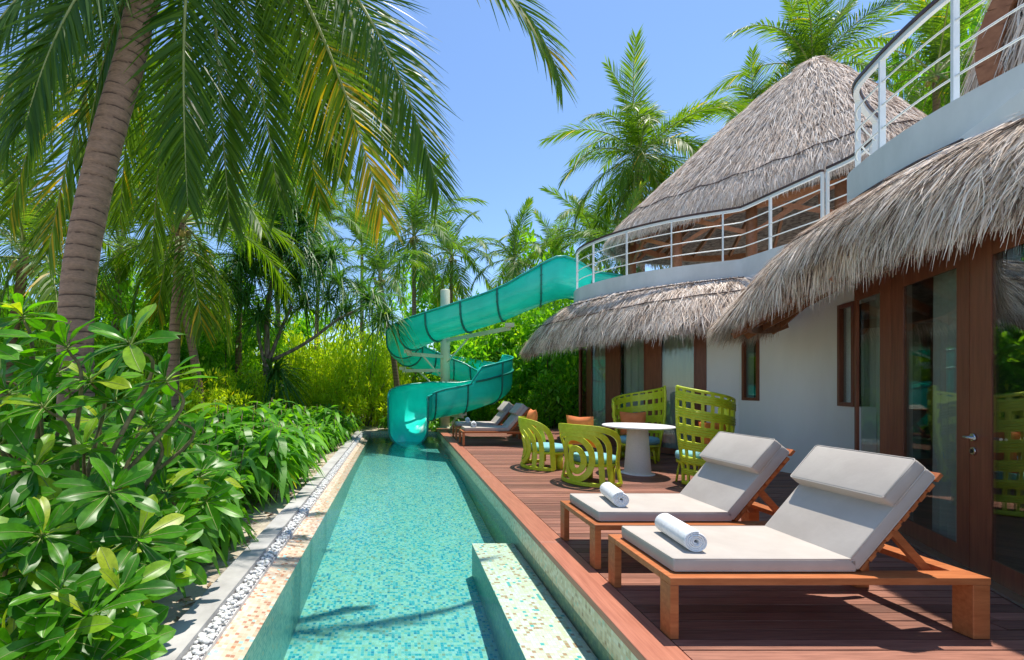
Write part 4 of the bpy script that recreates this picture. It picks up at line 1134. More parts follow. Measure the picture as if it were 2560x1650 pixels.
tb = empty('round_table', (3.90, 6.98, 0), 0, 'round white cafe table on a speckled conical pedestal between the green chairs', 'table')
MB().lathe([(.30,.746),(.50,.758),(.527,.768),(.527,.782),(.518,.787)], 56).build('tabletop', M['table_white'], tb)
MB().lathe([(.205,.012),(.20,.02),(.195,.05),(.150,.744)], 40).build('pedestal', M['table_base'], tb)
MB().lathe([(.248,0),(.252,.006),(.245,.014),(.20,.018)], 40).build('base_plate', M['table_white'], tb)
# ------------------------------------------------------------------ palm fronds
def frond_mesh(name, curve, nleaf, llen, lw, mat, seed, droop=.35, spread=.8, rw=.03, seg=3, tint0=.45, tintr=.18, yel=0.0, updir=None, hang=0.0):
    """curve: points from base to tip. leaflets both sides, rib as slim tube. two materials"""
    rg = np.random.default_rng(seed)
    P = resample(curve, 60); T = nrm(np.gradient(P, axis=0))
    up = np.array([0,0,1.]) if updir is None else np.array(updir, float)
    S = np.cross(T, up); bad = np.linalg.norm(S, axis=1) < .15
    S = nrm(S)
    # keep side direction continuous when the rib hangs straight down
    for i in range(1, len(S)):
        if np.dot(S[i], S[i-1]) < 0 or bad[i]: S[i] = S[i-1]
    S = nrm(S-T*np.sum(S*T, 1)[:,None]); Nn = nrm(np.cross(S, T))
    t = np.linspace(.13, .985, nleaf)+rg.uniform(-.003, .003, nleaf)
    Vs = []; Fs = []; Ts = []; nv = 0
    prof = np.interp(np.linspace(0,1,seg+1), [0,.15,.6,1], [.45,1,.8,.06])
    for sd in (-1, 1):
        tt = np.clip(t+(.003 if sd > 0 else 0), 0, .995); a = tt*59; i = a.astype(int); f = (a-i)[:,None]; j = np.minimum(i+1, 59)
        p = P[i]*(1-f)+P[j]*f; tn = nrm(T[i]*(1-f)+T[j]*f); s = nrm(S[i]*(1-f)+S[j]*f)*sd; n = nrm(Nn[i]*(1-f)+Nn[j]*f)
        fwd = np.interp(tt, [0,.5,1], [.35,.75,1.7])*rg.uniform(.85,1.15,nleaf)
        D = nrm(s*spread+tn*fwd[:,None]+n*rg.normal(.18,.10,nleaf)[:,None]+np.array([0,0,-1.])*hang+rg.normal(0,.05,(nleaf,3)))
        L = llen*np.interp(tt, [.1,.2,.45,.75,1.0], [.45,.8,1.0,.8,.42])*rg.uniform(.85,1.1,nleaf)
        # blade plane: width mostly along the rib direction
        W = nrm(tn-D*np.sum(tn*D,1)[:,None]+n*rg.normal(.25,.2,nleaf)[:,None])
        dr = droop*rg.uniform(.6,1.5,nleaf)
        V, F = blades(p, D, W, L, lw*rg.uniform(.8,1.15,nleaf), seg, dr, prof)
        Vs.append(V); Fs.append(F+nv); nv += len(V)
        tl = np.clip(rg.normal(tint0, tintr, nleaf)+yel*tt, 0, 1); Ts.append(np.repeat(tl, (seg+1)*2))
    V = np.concatenate(Vs); F = np.concatenate(Fs); tint = np.concatenate(Ts)
    mb = MB(); mb.tube([tuple(x) for x in P[::3]]+[tuple(P[-1])], list(np.linspace(rw, .004, 21)), 5, cap=False)
    RV = np.array(mb.v); RF = np.array(mb.f)
    nleaff = len(F)
    me = mesh_np(name, np.concatenate([V, RV]), np.concatenate([F, RF+len(V)]), mat, np.concatenate([tint, np.full(len(RV), .5)]))
    me.materials.append(M['rachis'])
    mi = np.zeros(len(me.polygons), dtype=np.int32); mi[nleaff:] = 1
    if len(mi) >= nleaff: me.polygons.foreach_set('material_index', mi)
    return me
def arc_curve(L, a0, a1, power=1.0, n=30):
    pts = [Vector((0,0,0))]
    for k in range(n):
        a = R(a0+(a1-a0)*((k+.5)/n)**power); pts.append(pts[-1]+Vector((math.cos(a), 0, math.sin(a)))*(L/n))
    return [tuple(p) for p in pts]
def frond_set(mat, tag_, n=46, lw=.045, tint0=.45):
    kinds = {'up': [(3.3,84,38,1.2),(3.3,78,22,1.1),(3.2,88,55,1.3)], 'mid': [(3.5,58,-42,1.1),(3.4,46,-55,1.0),(3.6,64,-28,1.1)],
             'low': [(3.4,16,-70,.8),(3.2,4,-78,.7),(3.4,26,-62,.9)], 'hang': [(2.7,-30,-88,.5),(2.5,-45,-89,.5)]}
    out = {}; s = 0
    for k, lst in kinds.items():
        out[k] = []
        for (L, a0, a1, pw) in lst:
            s += 1
            out[k].append(frond_mesh('frond', arc_curve(L, a0, a1, pw), n, .82, lw, mat, 100+s, droop={'up':.15,'mid':.35,'low':.5,'hang':.4}[k], tint0=tint0, yel=.1 if k != 'hang' else .35))
    return out
FS = frond_set(M['frond'], 'near', 64, .040, .42)
FF = frond_set(M['frond_far'], 'far', 44, .055, .45)
def trunk_tube(pts, r0, r1, rings=True, n=14, seed=0):
    P = resample(catmull(pts, 8), 90); mb = MB(); rr = random.Random(seed); rad = []
    L = np.linalg.norm(np.diff(P, axis=0), axis=1).sum()
    for i in range(90):
        t = i/89; ph = (t*L*7.4) % 1.0
        rad.append((r0+(r1-r0)*t)*(1+(.02*(1-ph) if rings else 0)+rr.uniform(-.008,.008)+.35*math.exp(-t*L*3)))
    mb.tube([tuple(p) for p in P], rad, n); return mb
def palm(base, top, scale, label, fs, nf=20, seed=0, r=.14, lean=.3, kinds=None, trunk=True, nuts=True, group='coconut palms around the villa'):
    rr = random.Random(seed)
    root = empty('palm_tree', base, 0, label, 'palm tree', group); B = Vector(base); Tp = Vector(top)-B
    if trunk:
        mid = Tp*.5+Vector((-Tp.x*lean*.5, -Tp.y*lean*.5, 0)); mid1 = Tp*.22+Vector((-Tp.x*lean*.45, -Tp.y*lean*.45, 0))
        trunk_tube([(0,0,-.1), mid1, mid, Tp*.8, Tp], r, r*.62, seed=seed).build('trunk', M['bark'], root)
    a = rr.uniform(0, 6)
    order = kinds or (['up']*4+['mid']*8+['low']*5+['hang']*3)
    for k in range(nf):
        kd = order[int(k*len(order)/nf)]
        me = rr.choice(fs[kd]); a += 2.39996
        o = link('frond', me, root, Tp+Vector((0,0,rr.uniform(-.08,.1))), (rr.uniform(-.25,.25), rr.uniform(-.12,.12), a+rr.uniform(-.2,.2)), (scale*rr.uniform(.85,1.1),)*3)
    if nuts:
        mb = MB()
        for k in range(7):
            aa = rr.uniform(0,6.28); c = Tp+Vector((.2*math.cos(aa), .2*math.sin(aa), -.16-rr.uniform(0,.18)))*1.0
            bm_ = [(math.sin(t)*.075, math.cos(t)*-.095) for t in np.linspace(.15, 3.0, 6)]; mb.lathe(bm_, 9, tuple(c))
        mb.build('coconuts', M['coconut'], root)
    return root
# 1. the big leaning palm of the foreground: trunk plus fronds that hang into the view
big = empty('palm_tree', (-3.36, 4.4, GZ), 0, 'large leaning coconut palm at left foreground with ringed brown trunk', 'palm tree', 'coconut palms around the villa')
B = Vector(big.location)
c0 = at(190, 1060, 4.4); p1 = at(195, 720, 4.4); p2 = at(255, 400, 4.45); p3 = at(322, 160, 4.55); p4 = at(374, -30, 4.65); crown = Vector((-2.15, 4.95, 7.3))
base_ = Vector((-3.36, 4.4, -.2))
P = resample(catmull([base_, c0, p1, p2, p3, p4, crown], 10), 420); mb = MB(); rad = []
L_ = np.linalg.norm(np.diff(P, axis=0), axis=1).sum()
for i in range(420):
    t = i/419; ph = (t*L_*8.2+.18*math.sin(i*.11)+.1*math.sin(i*.031)) % 1.0; rad.append((.162-.030*t)*(1+.030*max(0, 1-ph*7)-.012*ph)+.08*math.exp(-t*L_*2.2))
mb.tube([tuple(Vector(p)-B) for p in P], rad, 28).build('trunk', M['bark'], big)
def bez(a, c, b, n=30):
    return [tuple(a*(1-t)**2+c*2*t*(1-t)+b*t*t) for t in np.linspace(0, 1, n)]
bigf = [  # tip (px,row,Y), sideways control px/row/Y, leaflet length, tint, yellow
 ((1100,490,5.0),(930,-160,4.9),1.02,.45,.10),
 ((960,545,5.3),(780,-120,5.2),1.02,.50,.42),
 ((845,440,5.9),(720,-140,5.6),.95,.40,.10),
 ((700,520,5.6),(610,-120,5.2),1.0,.38,.05),
 ((575,560,5.2),(520,-100,5.0),.95,.45,.10),
 ((470,520,4.7),(430,-160,4.6),.9,.35,.05),
 ((1405,215,5.4),(1290,-210,5.1),.95,.45,.30),
 ((380,640,6.4),(420,0,6.0),.95,.40,.10),
 ((120,640,5.9),(240,-60,5.6),1.0,.50,.30),
 ((-20,470,4.9),(120,-130,4.8),1.0,.30,.10),
 ((-120,250,4.2),(60,-160,4.3),.95,.25,.15),
 ((210,430,4.9),(270,-100,4.9),.9,.30,.12),
 ((60,330,4.0),(180,-180,4.1),.9,.22,.10),
 ((-200,700,6.4),(0,60,6.0),1.0,.48,.3),
 ((900,300,6.6),(800,-160,6.2),.95,.45,.1),
 ((1010,420,6.4),(880,-140,6.0),1.0,.5,.1),
 ((300,560,6.8),(330,-40,6.2),1.0,.5,.15),
 ((20,560,6.8),(150,0,6.3),1.0,.55,.2),
 ((800,520,6.9),(700,-60,6.4),1.0,.55,.15),
]
for k, (tip, ctl, ll, t0, yl) in enumerate(bigf):
    a = crown.copy(); b = at(*tip); c = at(*ctl)
    me = frond_mesh('frond', bez(a, c, b, 40), 140, ll*.88, .031, M['frond'], 300+k, droop=.20, spread=.78, rw=.032, seg=4, tint0=t0, tintr=.16, yel=yl, hang=.04, updir=(random.uniform(-.35,.35), -.9, random.uniform(.25,.6)))
    link('frond', me, big, (-B.x, -B.y, -B.z))
# 2. other palms
cr = lambda px, row, Y: at(px, row, Y)
def P_(px, row, Y, bx, label, scale=1.0, fs=None, **kw):
    t = at(px, row, Y); X = (bx-CX)/FPX*Y
    return palm((X, Y-.2, GZ), t, scale, label, fs or FF, **kw)
P_(452, 560, 9.2, 440, 'coconut palm with pale grey trunk just right of the big leaning trunk', 1.0, FS, nf=22, seed=11, r=.145)
P_(430, 610, 11.5, 515, 'slim palm with trunk leaning left, behind the pale grey palm trunk', .85, FS, nf=16, seed=12, r=.13)
P_(950, 690, 17.0, 998, 'slender palm leaning left beside the outer bend of the slide', .8, FF, nf=16, seed=13, r=.13)
P_(1035, 590, 21.0, 1035, 'tall feathery palm behind the pole of the slide, tallest of the far centre palms', 1.1, FF, nf=20, seed=14)
P_(1130, 640, 24.0, 1120, 'bushy palm above the upper run of the slide, between two taller palms', 1.1, FF, nf=20, seed=15)
P_(1285, 655, 24.0, 1290, 'brownish crowned palm just above the top bend of the slide', 1.0, FF, nf=18, seed=16)
P_(905, 620, 25.0, 905, 'upright young palm left of the slide against the sky', .95, FF, nf=14, seed=17, kinds=['up','up','mid'])
P_(800, 560, 24.0, 790, 'palm behind the strap leaved tree, left of centre', 1.05, FF, nf=18, seed=18)
P_(690, 520, 20.0, 700, 'palm with drooping crown above the strap leaved tree', 1.05, FS, nf=20, seed=19)
P_(600, 640, 16.0, 600, 'palm between the grey trunks and the strap leaved tree', 1.0, FS, nf=18, seed=20)
P_(60, 640, 9.5, 20, 'palm at far left edge behind the big leaning trunk', 1.0, FS, nf=18, seed=21)
P_(300, 620, 13.5, 290, 'palm crown seen low behind the big leaning trunk', 1.0, FS, nf=18, seed=22)
big2 = P_(1598, 395, 17.0, 1600, 'large coconut palm with full round crown between the sky and the conical roof', 1.15, FS, nf=34, seed=25, r=.17, kinds=['up']*3+['mid']*13+['low']*12+['hang']*6)
P_(1480, 600, 22.0, 1480, 'low palm behind the balcony railing above the slide top', 1.1, FF, nf=20, seed=26)
P_(1560, 640, 14.5, 1560, 'young green palm seen through the balcony railing', .7, FF, nf=16, seed=27, trunk=True, nuts=False)
P_(1700, 600, 18.0, 1700, 'palm low behind the pavilion, partly hidden by the roof edge', .9, FF, nf=16, seed=28)
P_(2030, 190, 19.0, 2030, 'palm with upright fronds behind the peak of the conical roof', 1.25, FS, nf=20, seed=29, kinds=['up']*6+['mid']*8+['low']*3)
P_(1900, 330, 21.0, 1900, 'palm showing left of the conical roof peak', 1.15, FS, nf=18, seed=30)
P_(2340, 190, 15.0, 2340, 'palm with drooping fronds behind the near balcony railing', 1.0, FS, nf=22, seed=31)
P_(1390, 640, 27.0, 1390, 'small distant palm left of the railing end', 1.1, FF, nf=16, seed=32)

# ------------------------------------------------------------------ strap leaved tree (screw pine)
def strap_cluster(c, axis, n, L, w, seed, spread=1.0):
    rg = np.random.default_rng(seed); ax = nrm(np.array(axis, float))
    az = rg.uniform(0, 2*math.pi, n); el = rg.uniform(-.15, 1.2, n)
    ref = np.array([0,0,1.]) if abs(ax[2]) < .9 else np.array([1.,0,0]); u = nrm(np.cross(ax, ref)); v = np.cross(ax, u)
    D = nrm(ax[None]*np.sin(el)[:,None]+(u[None]*np.cos(az)[:,None]+v[None]*np.sin(az)[:,None])*np.cos(el)[:,None]*spread)
    p = np.array(c)[None]+D*.05+ax[None]*rg.uniform(-.25,.1,n)[:,None]
    S = nrm(np.cross(D, np.array([0,0,1.])[None]+rg.normal(0,.3,(n,3))))
    V, F = blades(p, D, S, L*rg.uniform(.6,1.2,n), w*rg.uniform(.7,1.2,n), 5, rg.uniform(.35,1.1,n), prof=[.8,1,.95,.8,.5,.08])
    return V, F, np.repeat(np.clip(rg.normal(.45,.2,n),0,1), 12)
sp = empty('screw_pine', (-4.3, 14.4, GZ), 0, 'screw pine with forked bare trunk and drooping dark green strap leaves', 'tree')
B = Vector(sp.location); Y = 14.4
tr = [((683,1062),(672,985),(668,910),.20,.15), ((668,910),(670,760),(700,640),.10,.07), ((700,640),(705,560),(712,470),.07,.05), ((672,905),(700,830),(730,765),.07,.05), ((672,905),(760,860),(850,795),.07,.045), ((664,920),(648,850),(642,800),.06,.05), ((700,650),(640,600),(600,560),.05,.04),((850,795),(900,770),(925,740),.045,.04)]
mb = MB()
for a, b, c, r0, r1 in tr:
    dy = random.uniform(-.3,.3)
    pts = catmull([at(*a, Y)-B, at(*b, Y+dy*.5)-B, at(*c, Y+dy)-B], 6); mb.tube(pts, list(np.linspace(r0, r1, len(pts))), 9)
mb.build('trunk', M['bark_grey'], sp)
for k in range(26):
    a = random.uniform(0, 6.28); mb2 = None
heads = [(712,470),(730,520),(690,560),(650,575),(600,575),(735,600),(760,560),(780,640),(700,640),(740,700),(800,690),(850,700),(900,720),(925,745),(640,680),(600,650),(610,740),(650,790),(870,780),(820,740),(760,760),(700,720),(750,640),(830,640),(660,620),(560,700),(960,790),(720,420)]
for k, (px, row) in enumerate(heads):
    c = at(px, row, Y+random.uniform(-1.3,1.3))-B
    V, F, tn = strap_cluster(tuple(c), (random.uniform(-.3,.5), random.uniform(-.5,.3), .7), 130, 1.25, .045, 500+k)
    link('leaf_cluster', mesh_np('leaf_cluster', V, F, M['strap'], tn), sp)
V, F, tn = strap_cluster(tuple(at(690,930,Y-.3)-B), (.6,-.3,.2), 120, 1.6, .05, 560); link('leaf_cluster', mesh_np('leaf_cluster', V, F, M['strap'], tn), sp)
V, F, tn = strap_cluster(tuple(at(683,1010,Y-.3)-B), (.2,-.3,-.6), 70, .6, .03, 561); link('dead_leaf_skirt', mesh_np('dead_leaf_skirt', V, F, M['dry'], tn), sp)

# ------------------------------------------------------------------ leafy bushes
def bush_mesh(seed, n, rx, rz, leaf, lw, nstem=7):
    """leaves spread in lumpy clumps around twigs; not a smooth ball"""
    rg = np.random.default_rng(seed)
    nc = 46; th = rg.uniform(0, 2*math.pi, nc); rr_ = rg.uniform(.15,1,nc)**.6; zz = rg.uniform(.08,1,nc)
    env = np.sqrt(np.clip(1-(zz-.35)**2/.46, .05, 1))
    C = np.stack([rx*rr_*env*np.cos(th), rx*rr_*env*np.sin(th), rz*zz*rg.uniform(.8,1.15,nc)], 1)
    ci = rg.integers(0, nc, n); cr_ = rg.uniform(.16,.36,nc)*rx
    d = nrm(rg.normal(0,1,(n,3))); p = C[ci]+d*(cr_[ci]*rg.uniform(.3,1,n)**.5)[:,None]*np.array([1,1,.8])
    D = nrm(d*.7+rg.normal(0,.45,(n,3))+np.array([0,0,.35])); S = nrm(np.cross(D, rg.normal(0,1,(n,3))*.6+np.array([0,0,1.])))
    V, F = blades(p, D, S, leaf*rg.uniform(.6,1.3,n), lw*rg.uniform(.7,1.2,n), 2, rg.uniform(.0,.5,n), prof=[.25,1,.1])
    tn = np.clip(rg.normal(.45,.16,n)+rg.normal(0,.16,nc)[ci], 0, 1)
    return V, F, np.repeat(tn, 6), C
def bush_stem(C, seed):
    rr = random.Random(seed); mb = MB()
    for c in C[::4]:
        a = Vector((c[0]*.25, c[1]*.25, 0)); b = Vector(c); m = a.lerp(b, .5)+Vector((rr.uniform(-.1,.1), rr.uniform(-.1,.1), .1))
        mb.tube(catmull([a, m, b], 4), list(np.linspace(.022,.008,9)), 5)
    return mb
BV = []
for k, (mt, n, rx, rz, lf, lw) in enumerate([('bush',4200,1.0,1.5,.15,.055),('bush',4200,1.1,1.8,.17,.06),('bush_yellow',3800,1.0,1.3,.15,.045),('bush',4200,1.2,2.4,.14,.06),('bush_yellow',4000,1.1,1.6,.13,.045)]):
    V, F, tn, C = bush_mesh(700+k, n, rx, rz, lf, lw)
    me = mesh_np('foliage', V, F, M[mt], tn); st = bush_stem(C, k).build('stems', M['stem'], None); sme = st.data; bpy.data.objects.remove(st)
    BV.append((me, sme))
LM = [(-60,'at the left edge of the view'),(190,'behind the big leaning trunk'),(330,'right of the big leaning trunk'),(440,'behind the pale grey palm trunk'),(540,'between the grey trunks and the screw pine'),(620,'just left of the screw pine trunk'),(700,'behind the screw pine'),(790,'right of the screw pine'),(870,'left of the slide, over the kerb end'),(960,'behind the outer bend of the slide'),(1035,'behind the mouth of the slide'),(1110,'behind the slide pole'),(1180,'under the upper run of the slide'),(1250,'behind the distant loungers'),(1330,'under the thatch tip'),(1400,'behind the low green chairs'),(1445,'beside the first glass door'),(1490,'seen past the first glass door')]
used_l = {}
def where_l(px, Y, kind):
    w = min(LM, key=lambda t: abs(t[0]-px))[1]; row = 'front row' if Y < 16.6 else ('middle row' if Y < 19 else 'back row')
    lab = ('yellow green' if kind in (2,4) else ('tall dark green' if kind == 3 else 'rounded green'))+' bush '+w+', '+row
    used_l[lab] = used_l.get(lab, 0)+1
    return lab
def bush(x, y, s, kind, label, group, sz=1.0):
    root = empty('bush', (x, y, GZ), random.uniform(0,6.28), label, 'bush', group)
    me, sme = BV[kind]; sc = (s, s, s*sz)
    link('foliage', me, root, scale=sc); link('stems', sme, root, scale=sc); return root
gy = 'yellow green bushes behind the far end of the pool'; gd = 'dense green bushes at the back of the garden'; gr_ = 'bright green bushes behind the far loungers'; gl = 'bushes along the left side of the garden'
for (px, Y, s, k) in [(720,15.5,1.0,2),(790,16.5,1.15,4),(850,15.8,.95,2),(905,17.2,1.2,4),(960,18.0,1.0,2),(830,18.5,1.4,4),(760,18.5,1.4,2),(925,20.5,1.5,2),(1000,20.5,1.2,4),(640,19.4,1.3,4)]:
    bush((px-CX)/FPX*Y, Y, s, k, where_l(px, Y, k), gy, 1.8)
for (px, Y, s, k) in [(1140,18.5,1.3,3),(1200,17.5,1.45,1),(1265,17.8,1.5,3),(1330,17.0,1.45,0),(1395,16.3,1.5,3),(1440,15.6,1.3,1),(1240,20,1.9,3),(1330,20,2.0,1),(1420,19.5,1.9,3),(1080,20,1.2,0),(1180,21.5,1.8,1),(1300,16.4,.9,0),(1380,15.2,.8,1),(1220,16.2,.7,0),(1490,17,1.7,1)]:
    bush((px-CX)/FPX*Y, Y, s, k, where_l(px, Y, k), gr_, 1.25)
for (px, Y, s, k) in [(-60,11,1.3,0),(60,12,1.3,1),(150,10.5,1.1,3),(250,12.5,1.3,0),(340,11,1.0,1),(390,11.5,.9,4),(480,11,.8,4),(560,12,.9,2),(620,13.2,.9,4),(390,13.5,1.3,3),(470,14,1.3,0),(545,15.5,1.3,1),(610,18,1.5,3),(520,18,1.7,0),(430,18,1.7,1),(330,17,1.7,3),(200,16,1.7,0),(60,16,1.7,1),(-100,15,1.7,3),(575,13,.8,0)]:
    bush((px-CX)/FPX*Y, Y, s, k, where_l(px, Y, k), gl, 1.5)
for i in range(26):
    px = -500+i*130+random.uniform(-40,40); Y = random.uniform(26,32)
    bush((px-CX)/FPX*Y, Y, random.uniform(2.0,2.9), random.choice((0,1,3,3,4)), 'large green bush in the far row closing off the garden', gd, 1.45)
for (px, row, Y, s) in [(2330,300,17,1.5),(2260,360,18,1.3),(2420,250,17,1.7),(2200,420,19,1.4)]:
    o = bush((px-CX)/FPX*Y, Y, s*1.2, 3, 'tall broadleaf tree crown behind the near balcony railing', 'broadleaf trees behind the near terrace', 3.4)
# ------------------------------------------------------------------ droopy ground plants beside the kerb
def plant_mesh(seed, nst=9, h=.55, L=.34, w=.065, nl=9):
    rg = np.random.default_rng(seed); Ps = []; Ds = []; mb = MB()
    for s in range(nst):
        a = rg.uniform(0, 6.28); r = rg.uniform(.02,.26); hh = h*rg.uniform(.55,1.2)
        b = np.array([r*math.cos(a), r*math.sin(a), 0]); lean = np.array([math.cos(a)*.18, math.sin(a)*.18, 1.]); top = b+lean*hh
        mb.tube([tuple(b), tuple((b+top)/2), tuple(top)], [.007,.006,.004], 4)
        for k in range(nl):
            t = rg.uniform(.45, 1.0); az = k*2.4+rg.uniform(-.4,.4); el = rg.uniform(-.1,.8)*(t**2)
            Ps.append(b+(top-b)*t); Ds.append([math.cos(az)*math.cos(el), math.sin(az)*math.cos(el), math.sin(el)])
    P = np.array(Ps); D = nrm(np.array(Ds)); n = len(P)
    S = nrm(np.cross(D, np.array([0,0,1.])[None]+rg.normal(0,.2,(n,3))))
    V, F = blades(P, D, S, L*rg.uniform(.6,1.2,n), w*rg.uniform(.7,1.2,n), 4, rg.uniform(.4,1.3,n), prof=[.25,.85,1,.75,.08])
    tn = np.clip(rg.normal(.45,.2,n), 0, 1)
    return mesh_np('leaves', V, F, M['ground_leaf'], np.repeat(tn, 10), smooth=True), mb
PV = []
for k in range(5):
    me, mb = plant_mesh(800+k, nst=9+k, h=.5+.06*k, L=.30+.03*k, w=.06+.006*k)
    st = mb.build('stems', M['stem'], None); sme = st.data; bpy.data.objects.remove(st); PV.append((me, sme))
gpl = 'droopy leaved ground plants beside the kerb'
for i in range(170):
    Y = 3.6+11.0*(i/170)**1.25+random.uniform(-.3,.3); X = KO-.40-random.uniform(0,1)**1.5*(1.0+.34*Y)
    s = random.uniform(.75,1.25)*(1.0 if X > -2.6 else 1.25)
    root = empty('ground_plant', (X, Y, GZ), random.uniform(0,6.28), ('larger droopy leaved plant in the near half of the bed' if Y < 7.5 else 'smaller droopy leaved plant in the far half of the bed')+(', close to the kerb' if X > -2.6 else ', deeper in the planting'), 'plant', gpl)
    me, sme = PV[i % 5]; link('leaves', me, root, scale=(s,)*3); link('stems', sme, root, scale=(s,)*3)
for i in range(30):
    Y = random.uniform(14.9,17.5); X = random.uniform(-4.2, 6.4); s = random.uniform(.6,1.0)
    root = empty('ground_plant', (X, Y, GZ), random.uniform(0,6.28), 'low green plant in the sand beyond the far end of the pool and deck', 'plant', 'low plants beyond the deck')
    me, sme = PV[i % 5]; link('leaves', me, root, scale=(s,)*3); link('stems', sme, root, scale=(s,)*3)
# leaf litter
rg = np.random.default_rng(5); n = 2600
P = np.stack([rg.uniform(-6, KO-.02, n), rg.uniform(1.5, 16, n), np.full(n, GZ+.008)+rg.uniform(0,.01,n)], 1); a = rg.uniform(0,6.28,n)
D = nrm(np.stack([np.cos(a), np.sin(a), rg.uniform(-.1,.3,n)], 1)); S = nrm(np.cross(D, np.array([0,0,1.])[None]+rg.normal(0,.3,(n,3))))
V, F = blades(P, D, S, rg.uniform(.05,.14,n), rg.uniform(.02,.04,n), 2, 0, prof=[.3,1,.1])
tag(link('leaf_litter', mesh_np('leaf_litter', V, F, M['dry'], np.repeat(rg.random(n), 6))), 'dry fallen leaves on the sandy soil', 'leaf litter', kind='stuff')

# ------------------------------------------------------------------ foreground shrubs of big glossy leaves
def big_leaf(seed, L=1.0, W=.325):
    rr = random.Random(seed); nx, ny = 10, 6; V = []; F = []
    bend = rr.uniform(.10,.42); fold = rr.uniform(.12,.30); tw = rr.uniform(-.25,.25); wav = rr.uniform(.01,.03)
    for i in range(nx+1):
        t = i/nx; hw = W/2*np.interp(t, [0,.06,.2,.4,.6,.75,.88,.96,1], [.09,.12,.34,.68,.94,1.0,.84,.50,.10])
        for j in range(ny+1):
            s = j/ny*2-1; y = s*hw; z = -bend*L*t*t+fold*abs(s)*hw+wav*math.sin(t*9+s*2)*abs(s)+(.012 if False else 0)
            a = tw*t; V.append((t*L*(1-.12*bend*t), y*math.cos(a)-fold*abs(y)*math.sin(a), z+y*math.sin(a)))
    for i in range(nx):
        for j in range(ny):
            a = i*(ny+1)+j; F.append((a, a+ny+1, a+ny+2, a+1))
    # pale midrib
    me = mesh_np('leaf', V, np.array(F), M['leaf_big'], smooth=True)
    mb = MB(); mid = [Vector(V[i*(ny+1)+ny//2])+Vector((0,0,.004)) for i in range(nx+1)]
    mb.tube(mid, list(np.linspace(.014,.003,nx+1)), 4, cap=False)
    b = bmesh.new(); b.from_mesh(me); o0 = [b.verts.new(v) for v in mb.v]
    for f in mb.f:
        try:
            q = b.faces.new([o0[i] for i in f]); q.material_index = 1; q.smooth = True
        except ValueError: pass
    b.to_mesh(me); b.free(); me.materials.append(M['rachis']); return me
LV = [big_leaf(i) for i in range(8)]
def rosette(root, c, axis, n, L, seed):
    rr = random.Random(seed); ax = Vector(axis).normalized(); B = Vector(root.location)
    u = ax.orthogonal().normalized(); v = ax.cross(u)
    for k in range(n):
        f = k/n; az = k*2.39996+rr.uniform(-.2,.2); el = R(72-88*f**.8+rr.uniform(-9,9)); LL = L*(.55+.5*min(1, f*2.2))*rr.uniform(.85,1.12)
        d = ax*math.sin(el)+(u*math.cos(az)+v*math.sin(az))*math.cos(el)
        side = d.cross(ax); side = side.normalized() if side.length > 1e-3 else u
        up = side.cross(d).normalized(); 
        if up.dot(ax) < 0: up = -up; side = -side
        y = up.cross(d)
        o = bpy.data.objects.new('leaf', LV[rr.randrange(8)]); col.objects.link(o); o.parent = root
        m = Matrix((d, y, up)).transposed().to_4x4(); m.translation = Vector(c)-B+ax*(.05*(1-f))*1.0
        o.matrix_basis = m @ Matrix.Diagonal((LL, LL, LL, 1))
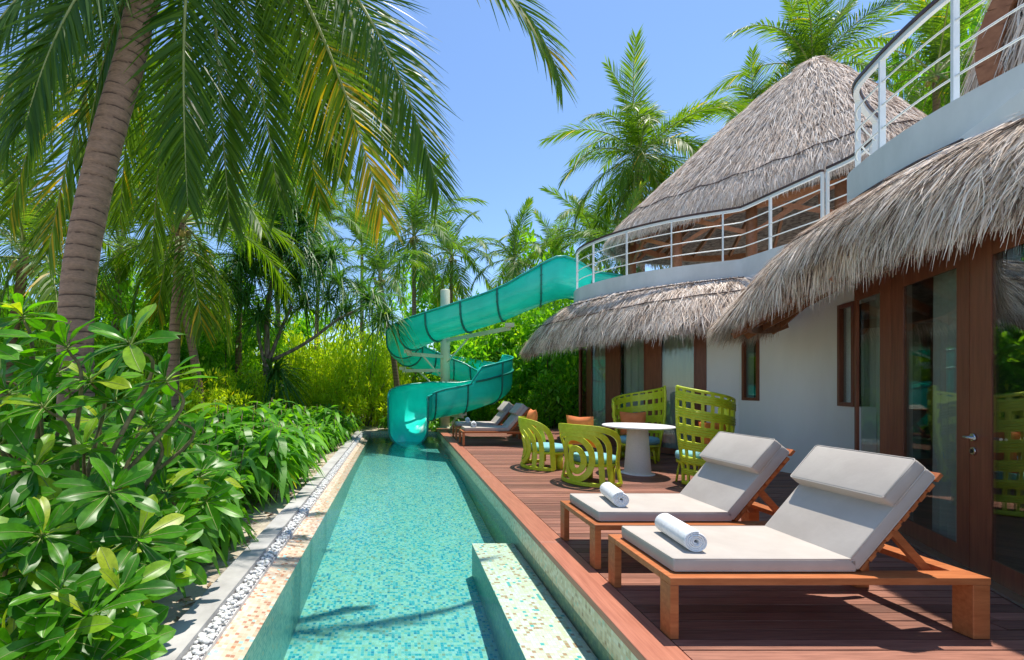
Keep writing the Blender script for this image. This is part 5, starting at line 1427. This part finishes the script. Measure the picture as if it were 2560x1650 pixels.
def shrub(label, base, ros, L, seed, per=15):
    root = empty('sea_lettuce_shrub', base, 0, label, 'shrub', 'glossy leaved shrubs in the left foreground'); rr = random.Random(seed); B = Vector(base)
    cnt = 0
    for k, (px, row, Y) in enumerate(ros):
        c = at(px, row, Y)
        ax = Vector((rr.uniform(-.35,.45), rr.uniform(-.75,-.1), rr.uniform(.35,1.0)))
        n = min(per, 296-cnt)
        if n <= 3: break
        cnt += n
        rosette(root, c, ax, n, L*rr.uniform(.85,1.12), seed*50+k)
        e = c-B; m = Vector((e.x*.45+rr.uniform(-.1,.1), e.y*.45+rr.uniform(-.1,.1), e.z*.55)); q = e-ax.normalized()*.18
        MB().tube(catmull([Vector((rr.uniform(-.06,.06), rr.uniform(-.06,.06), 0)), m, q, e], 5), list(np.linspace(.020,.007,16)), 6).build('branch', M['stem'], root)
    return root
shrub('tall glossy leaved shrub in front of the big leaning palm trunk', (-2.05, 2.75, GZ),
  [(172,878,2.6),(334,870,2.45),(60,800,2.7),(20,900,2.6),(120,1027,2.3),(270,1238,2.15),(344,1358,2.2),(30,990,2.4),(230,960,2.8),(420,960,2.6),(210,1130,2.5),(380,1080,2.7),(90,1180,2.2),(10,1120,2.3),(300,1010,2.9),(150,940,2.9),(440,1050,2.9),(-60,860,2.4),(-40,1060,2.2)], .275, 1)
shrub('low glossy leaved shrub at the bottom left corner', (-1.85, 2.15, GZ),
  [(97,1348,1.95),(156,1494,1.85),(295,1494,1.95),(227,1565,1.8),(39,1546,1.8),(20,1400,1.9),(65,1300,2.1),(250,1400,2.2),(150,1600,1.75),(240,1600,1.85),(10,1270,2.1),(200,1300,2.3),(-60,1480,1.8),(60,1640,1.7),(290,1560,2.05),(-50,1340,1.9),(130,1420,2.1),(250,1680,1.75),(280,1640,1.95)], .26, 2)
shrub('spreading glossy leaved shrub whose leaves reach towards the concrete kerb', (-1.95, 3.35, GZ),
  [(430,1338,2.7),(420,1240,2.9),(470,1300,3.1),(520,1260,3.2),(380,1420,2.6),(360,1290,2.7),(500,1200,3.3),(430,1150,3.3),(380,1200,3.1),(300,1180,3.1),(500,1200,3.5),(350,1490,2.45),(350,1380,2.5),(420,1390,2.8),(340,1450,2.4),(250,1060,3.3),(330,1110,3.5)], .275, 3)
shrub('glossy leaved shrub farthest back on the left, around the palm trunk base', (-3.7, 3.9, GZ),
  [(40,1080,3.4),(100,1130,3.3),(180,1080,3.5),(20,1200,3.1),(250,1150,3.6),(130,1230,3.2),(300,1080,3.9),(60,1000,3.8),(360,1030,4.2),(0,950,3.7),(200,1230,3.3),(80,1300,2.9),(420,1110,4.0),(480,1110,4.1),(-40,1150,3.0)], .28, 4)
